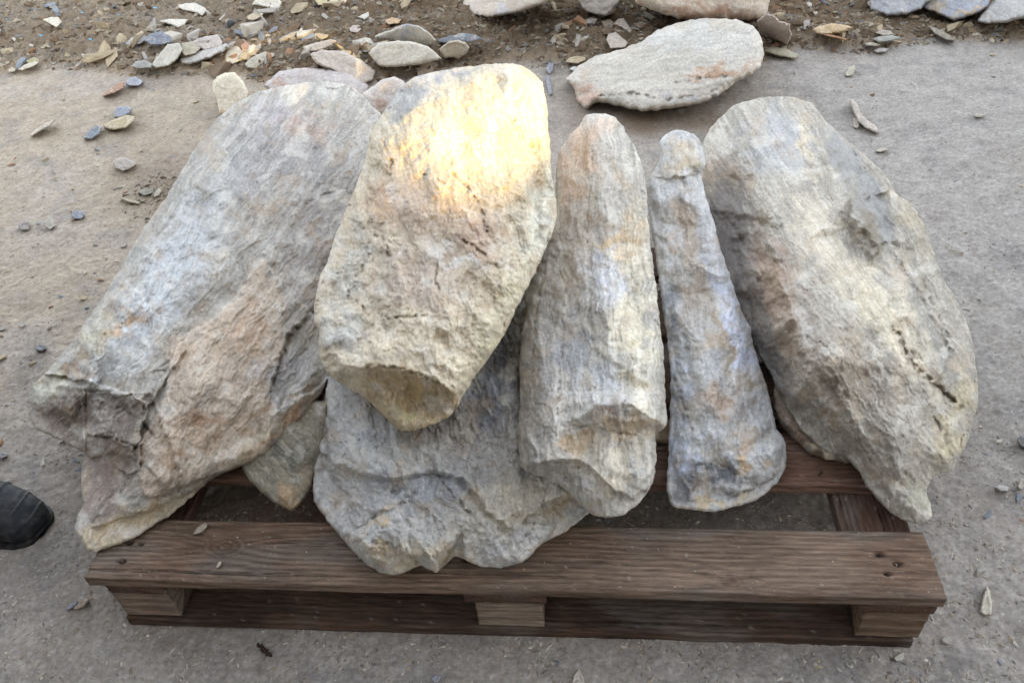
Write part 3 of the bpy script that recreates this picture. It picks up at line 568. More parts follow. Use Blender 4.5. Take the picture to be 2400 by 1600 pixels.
def side_blocker():  # added boarded screen, out of view, that darkens the left-facing sides
    m, t, b = new_mat('blocker_dark', .9); n = N(t, 'ShaderNodeTexNoise', i_Scale=5.0, i_Detail=8.0); t.links.new(mixc(t, n.outputs[0], (.05, .045, .04), (.11, .10, .09)), b.inputs['Base Color'])
    root = bpy.data.objects.new('side_blocker', None); C.objects.link(root); root.location = (-1.85, -2.2, 0)
    tag(root, 'added dark boarded light blocker just left of the yard, out of view', 'light blocker')
    bm = bmesh.new()
    for i in range(24): box_bm(bm, -.03-.008*(i % 2), .0-.008*(i % 2), -3.0+.245*i, -3.0+.245*i+.246, 0, 3.3)
    me = bpy.data.meshes.new('blocker_boards'); bm.to_mesh(me); bm.free(); me.materials.append(m); o = bpy.data.objects.new('blocker_boards', me); C.objects.link(o); o.parent = root
    bm = bmesh.new(); box_bm(bm, -1.4, .22, -3.1, 2.98, 3.30, 3.38)
    me = bpy.data.meshes.new('blocker_eave'); bm.to_mesh(me); bm.free(); me.materials.append(m); o = bpy.data.objects.new('blocker_eave', me); C.objects.link(o); o.parent = root
side_blocker()
R3 = big('narrow grey pillar stone with a stepped broken front end and a pinkish top', 'pillar_stone',
    poly=[(1345, 266), (1370, 260), (1397, 263), (1420, 277), (1440, 305), (1460, 340), (1476, 385), (1483, 420), (1488, 500), (1496, 580), (1506, 650), (1516, 740), (1525, 820), (1529, 900), (1530, 975), (1506, 1000), (1508, 1058), (1500, 1105), (1480, 1140), (1455, 1165), (1430, 1183), (1390, 1188), (1360, 1180), (1338, 1163), (1300, 1125), (1262, 1100), (1218, 1086), (1193, 1060), (1191, 980), (1195, 900), (1194, 830), (1197, 770), (1210, 712), (1205, 690), (1215, 660), (1235, 620), (1258, 540), (1274, 470), (1277, 400), (1285, 350), (1308, 310), (1330, 290)],
    near=(1390, 1187, .235), far=(1375, 260, .385), T=.085, back=.15, R=100, base=(176, 172, 164), grain=86, stretch=5.5, zmin=ZP, seed=251, rough=.9, terr=.6, streak=.36, grl=.0034, facet=1.1,
    ctrl=[(1380, 320, .06), (1390, 450, .085), (1400, 600, .095), (1400, 800, .105), (1400, 880, .12), (1215, 1076, .075), (1250, 1048, .09), (1285, 1005, .105), (1312, 965, .115), (1375, 932, .125), (1440, 928, .12), (1512, 968, .085), (1240, 950, .09), (1240, 800, .06), (1270, 600, .05), (1330, 1005, .07), (1395, 985, .075), (1400, 1040, .07), (1470, 1015, .055), (1300, 1058, .07), (1350, 1085, .055), (1430, 1085, .055), (1480, 1100, .04), (1380, 1140, .04), (1270, 1094, .04), (1500, 800, .05), (1480, 600, .045)],
    steps=[([(1190, 1090), (1250, 1062), (1310, 1055), (1350, 1070), (1400, 1120), (1450, 1145), (1540, 1100), (1520, 900), (1300, 900), (1150, 1000)], .022, 6),
           ([(1340, 285), (1345, 400), (1355, 600), (1360, 800), (1500, 900), (1560, 600), (1480, 300), (1400, 240)], .007, 14)],
    dents=[(1370, 560, 50, 10, 0, .006), (1440, 545, 24, 30, 0, .005), (1470, 985, 40, 12, 12, .018), (1430, 1060, 14, 50, 0, .008), (1290, 1090, 50, 10, 20, .012), (1420, 750, 40, 12, 0, .004), (1310, 330, 22, 60, 20, .014)],
    cracks=[([(1345, 300), (1365, 380), (1350, 470), (1350, 560)], .004, 3), ([(1260, 560), (1235, 700), (1222, 850)], .004, 4), ([(1300, 650), (1290, 800), (1280, 950)], .003, 4), ([(1310, 975), (1380, 985), (1460, 1000)], .006, 4), ([(1240, 1062), (1300, 1062), (1350, 1085)], .006, 4)],
    colors=[(1315, 400, 38, 130, 8, (180, 152, 126), .8), (1350, 300, 50, 40, 0, (194, 168, 146), .7), (1330, 560, 40, 120, 5, (156, 142, 130), .8), (1240, 850, 36, 240, 2, (154, 152, 150), .9), (1465, 700, 34, 280, -3, (216, 208, 184), .85), (1390, 640, 50, 60, 0, (194, 198, 206), .8), (1320, 800, 50, 120, 0, (154, 158, 166), .8), (1390, 850, 44, 80, 0, (178, 184, 194), .7), (1420, 560, 60, 22, 0, (192, 164, 120), .8), (1440, 545, 20, 60, 0, (196, 166, 122), .6), (1430, 780, 60, 60, 0, (206, 194, 160), .7), (1330, 1010, 44, 34, 0, (190, 160, 114), .7), (1440, 980, 80, 26, 6, (182, 160, 126), .8), (1410, 1070, 80, 60, 0, (208, 200, 178), .7), (1330, 1110, 60, 16, 30, (158, 156, 156), .7), (1460, 1080, 14, 50, 0, (168, 172, 178), .7), (1400, 935, 30, 6, 0, (168, 124, 86), .6)])
R4 = big('slender blue-white pillar stone with a knob-shaped head, right of the stepped pillar stone', 'pillar_stone',
    poly=[(1516, 320), (1540, 303), (1568, 299), (1598, 311), (1614, 340), (1621, 375), (1612, 402), (1616, 430), (1625, 462), (1640, 510), (1655, 570), (1668, 610), (1681, 650), (1700, 705), (1722, 750), (1730, 790), (1745, 840), (1762, 890), (1774, 940), (1784, 985), (1801, 1008), (1806, 1050), (1800, 1085), (1782, 1112), (1742, 1145), (1692, 1162), (1640, 1175), (1596, 1170), (1556, 1166), (1538, 1150), (1531, 1120), (1535, 1050), (1537, 980), (1540, 900), (1538, 830), (1530, 760), (1520, 690), (1508, 600), (1495, 520), (1487, 450), (1489, 410), (1504, 390), (1518, 360)],
    near=(1650, 1175, .165), far=(1570, 300, .31), T=.075, back=.14, R=62, base=(178, 179, 180), grain=82, desat=.85, stretch=2.2, zmin=ZP, seed=261, rough=.8, terr=.5, pw=2.4,
    ctrl=[(1570, 350, .06), (1560, 450, .07), (1590, 600, .08), (1620, 800, .09), (1650, 950, .095), (1680, 1050, .09), (1600, 1060, .09), (1700, 1110, .06), (1600, 1130, .05), (1545, 900, .05), (1770, 1050, .06)],
    steps=[([(1480, 400), (1540, 408), (1600, 400), (1640, 390), (1680, 600), (1850, 1000), (1800, 1120), (1480, 1180)], -.014, 5),
           ([(1500, 1180), (1560, 1140), (1590, 1152), (1700, 1135), (1780, 1095), (1830, 1150), (1650, 1220)], -.028, 5),
           ([(1500, 1060), (1550, 1075), (1582, 1120), (1580, 1160), (1540, 1200)], -.016, 6)],
    dents=[(1608, 405, 26, 12, 30, .03), (1500, 395, 16, 16, 0, .03), (1660, 1085, 60, 16, 12, .008), (1770, 1005, 20, 10, 30, .01), (1560, 930, 12, 90, -12, .008), (1760, 1030, 6, 34, -5, .007)],
    cracks=[([(1545, 408), (1580, 404), (1610, 400)], .004, 3), ([(1545, 860), (1575, 940), (1590, 990)], .006, 5), ([(1600, 1065), (1650, 1068), (1720, 1100)], .006, 4), ([(1590, 1152), (1660, 1148), (1740, 1120), (1780, 1090)], .006, 4)],
    colors=[(1570, 370, 34, 44, 0, (188, 172, 142), .8), (1575, 520, 36, 60, -8, (158, 138, 118), .8), (1600, 650, 50, 120, -10, (166, 152, 132), .7), (1670, 780, 26, 110, -14, (168, 150, 124), .8), (1660, 920, 70, 36, 0, (170, 142, 116), .7), (1545, 720, 30, 60, 0, (110, 118, 134), .7), (1680, 740, 18, 170, -18, (190, 200, 222), .8), (1560, 880, 30, 90, 0, (176, 186, 206), .6), (1650, 1090, 80, 26, 8, (96, 104, 118), .8), (1560, 1120, 30, 40, 0, (110, 106, 104), .9), (1720, 1070, 26, 30, 0, (196, 162, 112), .8), (1660, 1030, 30, 24, 0, (150, 138, 122), .7), (1570, 1050, 40, 60, 10, (184, 198, 224), .8), (1650, 1158, 120, 12, -6, (196, 178, 140), .8), (1700, 1010, 30, 30, 0, (186, 160, 128), .6)])
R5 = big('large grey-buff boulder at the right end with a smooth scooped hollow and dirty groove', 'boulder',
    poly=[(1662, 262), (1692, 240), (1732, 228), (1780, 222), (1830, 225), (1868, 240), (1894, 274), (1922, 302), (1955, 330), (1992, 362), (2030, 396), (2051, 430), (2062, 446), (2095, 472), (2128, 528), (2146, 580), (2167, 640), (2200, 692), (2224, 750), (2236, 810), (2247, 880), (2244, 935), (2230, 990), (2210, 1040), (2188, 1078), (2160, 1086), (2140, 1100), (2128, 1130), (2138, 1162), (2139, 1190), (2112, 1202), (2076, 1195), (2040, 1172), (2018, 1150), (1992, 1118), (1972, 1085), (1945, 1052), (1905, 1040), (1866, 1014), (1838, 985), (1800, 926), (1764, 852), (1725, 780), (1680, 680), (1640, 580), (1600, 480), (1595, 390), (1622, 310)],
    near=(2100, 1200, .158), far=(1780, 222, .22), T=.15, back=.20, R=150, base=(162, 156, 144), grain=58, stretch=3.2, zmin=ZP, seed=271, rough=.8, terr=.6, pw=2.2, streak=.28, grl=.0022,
    ctrl=[(1720, 290, .07), (1680, 400, .04), (1690, 560, .04), (1725, 700, .04), (1775, 820, .04), (1740, 370, .13), (1768, 500, .20), (1795, 620, .235), (1820, 740, .24), (1860, 860, .19), (1820, 420, .18), (1860, 560, .22), (1890, 700, .24), (1930, 820, .23), (1890, 950, .09), (1960, 950, .15), (1900, 380, .13), (1950, 520, .14), (2000, 600, .13), (2035, 560, .10), (1935, 300, .09), (1962, 328, .10), (2003, 368, .105), (2045, 425, .105), (2080, 485, .105), (2105, 540, .10), (1898, 325, .14), (1922, 395, .17), (1950, 450, .185), (1980, 510, .19), (2015, 565, .18), (1928, 348, .055), (1960, 402, .045), (1995, 458, .045), (2022, 515, .055), (2080, 700, .13), (2160, 700, .07), (2150, 850, .11), (2050, 850, .165), (2050, 1000, .12), (2130, 1020, .09), (2060, 1120, .06), (2200, 900, .07), (1640, 480, .03), (2100, 1170, .04), (1850, 270, .07)],
    steps=[([(1895, 300), (1930, 370), (1965, 430), (1975, 480), (2030, 540), (2080, 600), (2140, 700), (2190, 800), (1950, 1400), (1400, 1300), (1400, 150), (1860, 150)], .022, 10)],
    dents=[ (2130, 720, 14, 160, -32, .014), (2090, 650, 12, 100, -33, .012), (2020, 440, 20, 40, -30, .010), (2165, 1080, 30, 16, -30, .014), (2000, 900, 120, 60, 40, .004)],
    cracks=[([(2050, 752), (2085, 810), (2110, 850), (2160, 895), (2205, 935)], .016, 9), ([(2120, 640), (2160, 740), (2185, 820)], .009, 7), ([(2145, 960), (2170, 1000), (2185, 1050)], .008, 6), ([(2130, 1110), (2150, 1092), (2185, 1084)], .010, 5)],
    colors=[('poly', [(1640, 380), (1700, 400), (1728, 480), (1748, 600), (1775, 720), (1820, 850), (1850, 960), (1780, 900), (1600, 600)], (116, 110, 106), .85, 40), (1660, 420, 60, 110, 0, (150, 136, 118), .8), (1770, 640, 60, 130, -20, (158, 134, 116), .8), (1790, 330, 100, 80, 0, (164, 166, 170), .8), (1850, 330, 24, 80, -15, (200, 182, 148), .7), (1900, 560, 50, 180, -30, (196, 186, 164), .7), ('post', [(1893, 300), (1925, 312), (1965, 352), (2000, 392), (2030, 440), (2045, 500), (2052, 545), (2035, 575), (2005, 560), (1975, 500), (1950, 440), (1915, 385), (1895, 340)], (146, 147, 147), .9, 28), ('post', [(1975, 480), (2005, 490), (2030, 560), (2020, 585), (1990, 550)], (126, 114, 92), .7, 14), ('post', [(1640, 400), (1700, 420), (1722, 500), (1742, 620), (1770, 740), (1815, 860), (1840, 950), (1780, 900), (1600, 600)], (112, 108, 106), .75, 34), ('post', [(1735, 590), (1790, 600), (1830, 700), (1850, 800), (1810, 820), (1770, 720)], (160, 138, 120), .6, 40), (2010, 520, 34, 50, -30, (136, 124, 104), .7), (2040, 740, 50, 200, -35, (206, 196, 170), .8), (2150, 780, 16, 170, -25, (140, 140, 136), .7), (1930, 860, 120, 90, 20, (146, 130, 112), .8), (2010, 980, 110, 110, 20, (148, 140, 126), .8), (2130, 850, 110, 14, 42, (96, 78, 58), .5), (2190, 960, 34, 120, 12, (182, 170, 134), .8), (2090, 500, 40, 90, -25, (166, 156, 132), .8), (2110, 1150, 40, 50, 0, (168, 166, 146), .7), (1830, 750, 60, 40, 0, (186, 180, 178), .6), (1880, 980, 30, 80, -30, (128, 126, 124), .6)])  # dark grey left-flank patches put the shade there into the colour

# ------------------------------------------------------------------ stones lying behind, each traced where it lies
def mid(poly, z): P = np.array(poly, float); return P
def ground_at(px, py):
    q = on_z(px, py, 0.0); z, *_ = ground_z(np.array([q[0]]), np.array([q[1]]), True); return float(z[0])
BS = [0]
def lying(name, label, poly, base, T=None, rise=None, colors=(), cat='stone', group=None, **k):
    P = np.array(poly, float); lo = P[P[:, 1].argmax()]; hi = P[P[:, 1].argmin()]
    cx = P[:, 0].mean(); g0 = ground_at(lo[0], lo[1]); BS[0] += 1
    wd = min(np.ptp(P[:, 0]), np.ptp(P[:, 1])*1.6); dep = np.linalg.norm(on_z(cx, lo[1], 0)-CAM)
    sz = wd*K/F_PX*dep; T = T if T is not None else .22*sz; rise = rise if rise is not None else .25*sz
    L = max(np.ptp(P[:, 0]), np.ptp(P[:, 1])); s = float(np.clip(L/34, .9, 3.0)); scl = float(np.clip(L/380, .13, .9))
    kw = dict(near=(lo[0], lo[1], max(g0, 0)+.004+.1*T), far=(hi[0], hi[1], max(g0, 0)+.004+rise), T=T, back=rise*1.2+.02, R=L*.10, base=base, colors=colors, zmin=-.02, s=s, seed=300+BS[0]*7, sc=scl*1.5,
              terr=.8, grain=RNG.uniform(-30, 30), stretch=1.8, facets=0, facet=.9, pw=3.2, jag=2.0, soft=.05, var=.6, desat=.75)
    kw.update(k); o = stone(name, poly, **kw); tag(o, label, cat, group); return o
lying('flat_boulder', 'broad pale flat boulder lying on the ground behind the two pillar stones',
      [(1300, 182), (1330, 152), (1370, 130), (1440, 110), (1478, 94), (1510, 70), (1560, 52), (1620, 43), (1690, 45), (1732, 62), (1752, 95), (1752, 140), (1738, 165), (1690, 190), (1652, 220), (1600, 240), (1540, 250), (1480, 256), (1420, 244), (1370, 236), (1348, 250), (1328, 236), (1316, 200)],
      (182, 176, 164), T=.09, rise=.13, R=34, facets=0, facet=.5, soft=.5, sc=.9, s=2.6, grain=-8, stretch=3.5, terr=.6, pw=3.0, rough=.7,
      colors=[(1340, 215, 26, 40, 0, (184, 150, 128), .9), (1640, 165, 90, 12, -8, (172, 132, 96), .9), (1600, 90, 150, 40, 0, (190, 190, 186), .6), (1560, 225, 60, 12, 0, (150, 152, 160), .7)],
      cracks=[([(1380, 222), (1450, 214), (1520, 226)], .008, 4), ([(1550, 190), (1610, 180), (1680, 178)], .010, 4), ([(1530, 230), (1600, 222), (1650, 205)], .006, 4)], dents=[(1340, 225, 20, 26, 0, .03), (1640, 205, 60, 10, -15, .012)])
lying('boulder', 'large pinkish-buff boulder cut by the top edge, behind the pale flat boulder',
      [(1450, -60), (1452, -10), (1462, 8), (1490, 22), (1530, 36), (1560, 44), (1620, 50), (1735, 50), (1763, 36), (1768, -10), (1764, -70), (1600, -110)],
      (184, 170, 156), T=.12, rise=.22, R=40, facets=0, terr=.5, sc=.8, s=3, colors=[(1600, 30, 150, 16, 5, (160, 120, 96), .9)])
lying('boulder', 'grey-buff boulder with a dark undercut cut by the top edge above the sunlit stone',
      [(1030, -40), (1052, 2), (1060, 22), (1090, 38), (1130, 41), (1200, 26), (1270, 2), (1310, -30), (1250, -90), (1100, -90)],
      (172, 160, 146), T=.10, rise=.18, R=30, facets=0, terr=.7, sc=.8, s=2.6, colors=[(1160, 20, 24, 8, 0, (168, 172, 190), .8)])
lying('boulder', 'wedge-shaped grey stone pointing down between the two boulders at the top edge',
      [(1310, -40), (1330, 10), (1350, 30), (1388, 39), (1408, 31), (1424, 2), (1440, -40), (1380, -70)],
      (178, 172, 166), T=.08, rise=.16, R=26, facets=5, sc=.6, s=2)
lying('stone_slab', 'squarish upright pinkish-grey stone at the right end of the pale flat boulder',
      [(1738, 50), (1758, 32), (1776, 34), (1790, 48), (1815, 55), (1814, 68), (1819, 80), (1808, 102), (1786, 96), (1752, 96)],
      (176, 158, 146), T=.04, rise=.13, R=12, sc=.45)
lying('stone_slab', 'blue-grey flat slab at the top edge right of the dark soil',
      [(1998, -40), (2000, 22), (2040, 38), (2082, 34), (2114, 22), (2130, 5), (2165, -20), (2100, -60)],
      (150, 154, 162), T=.03, rise=.10, R=12, sc=.6, facets=0, terr=.5)
lying('stone_slab', 'blue and tan flat slab between two grey slabs at the top right edge',
      [(2118, 18), (2150, 30), (2192, 48), (2232, 36), (2268, 18), (2278, -10), (2250, -40), (2160, -30)],
      (152, 158, 170), T=.03, rise=.09, R=12, sc=.6, facets=0, terr=.5, colors=[(2220, 30, 50, 8, -20, (190, 164, 118), .9), (2150, 20, 20, 16, 0, (180, 160, 130), .8)])
lying('stone_slab', 'thick grey slab in the top right corner',
      [(2243, 50), (2262, 20), (2288, -4), (2330, -30), (2420, -40), (2440, 10), (2360, 40), (2310, 52), (2268, 56)],
      (160, 158, 156), T=.05, rise=.12, R=14, sc=.6, facets=0, terr=.7)
lying('stone_slab', 'pale flat slab with a blue-grey corner, upper one of two behind the sunlit stone',
      [(833, 96), (850, 85), (900, 68), (930, 55), (962, 60), (985, 75), (1002, 92), (995, 106), (960, 108), (880, 100), (850, 100)], (182, 176, 162), T=.025, rise=.10, sc=.5, colors=[(930, 66, 24, 14, 0, (150, 156, 172), .8)])
lying('stone_slab', 'pale flat slab lower one of two behind the sunlit stone, with a dark shadow under it',
      [(846, 122), (868, 100), (910, 94), (948, 96), (985, 108), (1016, 136), (990, 143), (955, 150), (890, 156), (868, 150), (856, 135)], (186, 178, 160), T=.035, rise=.075, sc=.5)
lying('stone_slab', 'pinkish grey slab leaning towards the top of the big left slab',
      [(711, 124), (738, 115), (790, 118), (828, 138), (863, 162), (858, 182), (834, 196), (800, 186), (770, 165), (728, 148)], (176, 164, 152), T=.03, rise=.10, sc=.5)
lying('stone_slab', 'long low purple-grey slab just behind the top of the big left slab',
      [(605, 198), (625, 178), (642, 164), (700, 155), (760, 160), (800, 166), (845, 196), (850, 225), (760, 230), (640, 225)], (176, 168, 166), T=.05, rise=.07, sc=.6, colors=[(640, 195, 26, 10, 0, (178, 134, 106), .8)])
lying('standing_stone', 'upright cream stone at the upper left shoulder of the big left slab',
      [(488, 190), (498, 176), (518, 167), (540, 166), (558, 186), (572, 214), (566, 240), (548, 268), (520, 276), (503, 255), (500, 232), (489, 212)], (200, 190, 166), T=.06, rise=.10, R=16, sc=.5, colors=[(515, 262, 20, 10, 0, (184, 146, 112), .8)])
lying('small_boulder', 'rounded pinkish-grey stone between the tops of the two left-hand boulders',
      [(832, 216), (860, 196), (880, 182), (905, 176), (928, 186), (935, 204), (940, 240), (900, 275), (862, 270), (842, 244)], (184, 174, 168), T=.07, rise=.10, R=22, facets=0, sc=.5, colors=[(870, 240, 24, 20, 0, (170, 134, 110), .7)])
lying('stone', 'small tan stone peeping over the shaded back of the sunlit stone',
      [(958, 164), (970, 157), (992, 162), (1005, 176), (990, 190), (962, 184)], (176, 158, 134), sc=.3)
lying('stone', 'knobbly pale stone beside the dark slate piece behind the sunlit stone',
      [(1010, 112), (1030, 96), (1052, 92), (1070, 98), (1079, 110), (1072, 124), (1052, 136), (1040, 132), (1022, 134), (1012, 122)], (184, 172, 152), T=.03, rise=.08, sc=.35)
lying('slate', 'long flat dark blue slate piece on the soil behind the knobbly pale stone',
      [(1003, 92), (1030, 84), (1062, 76), (1092, 80), (1112, 90), (1080, 96), (1040, 98), (1010, 99)], (96, 102, 112), T=.008, rise=.03, sc=.3, cat='slate')
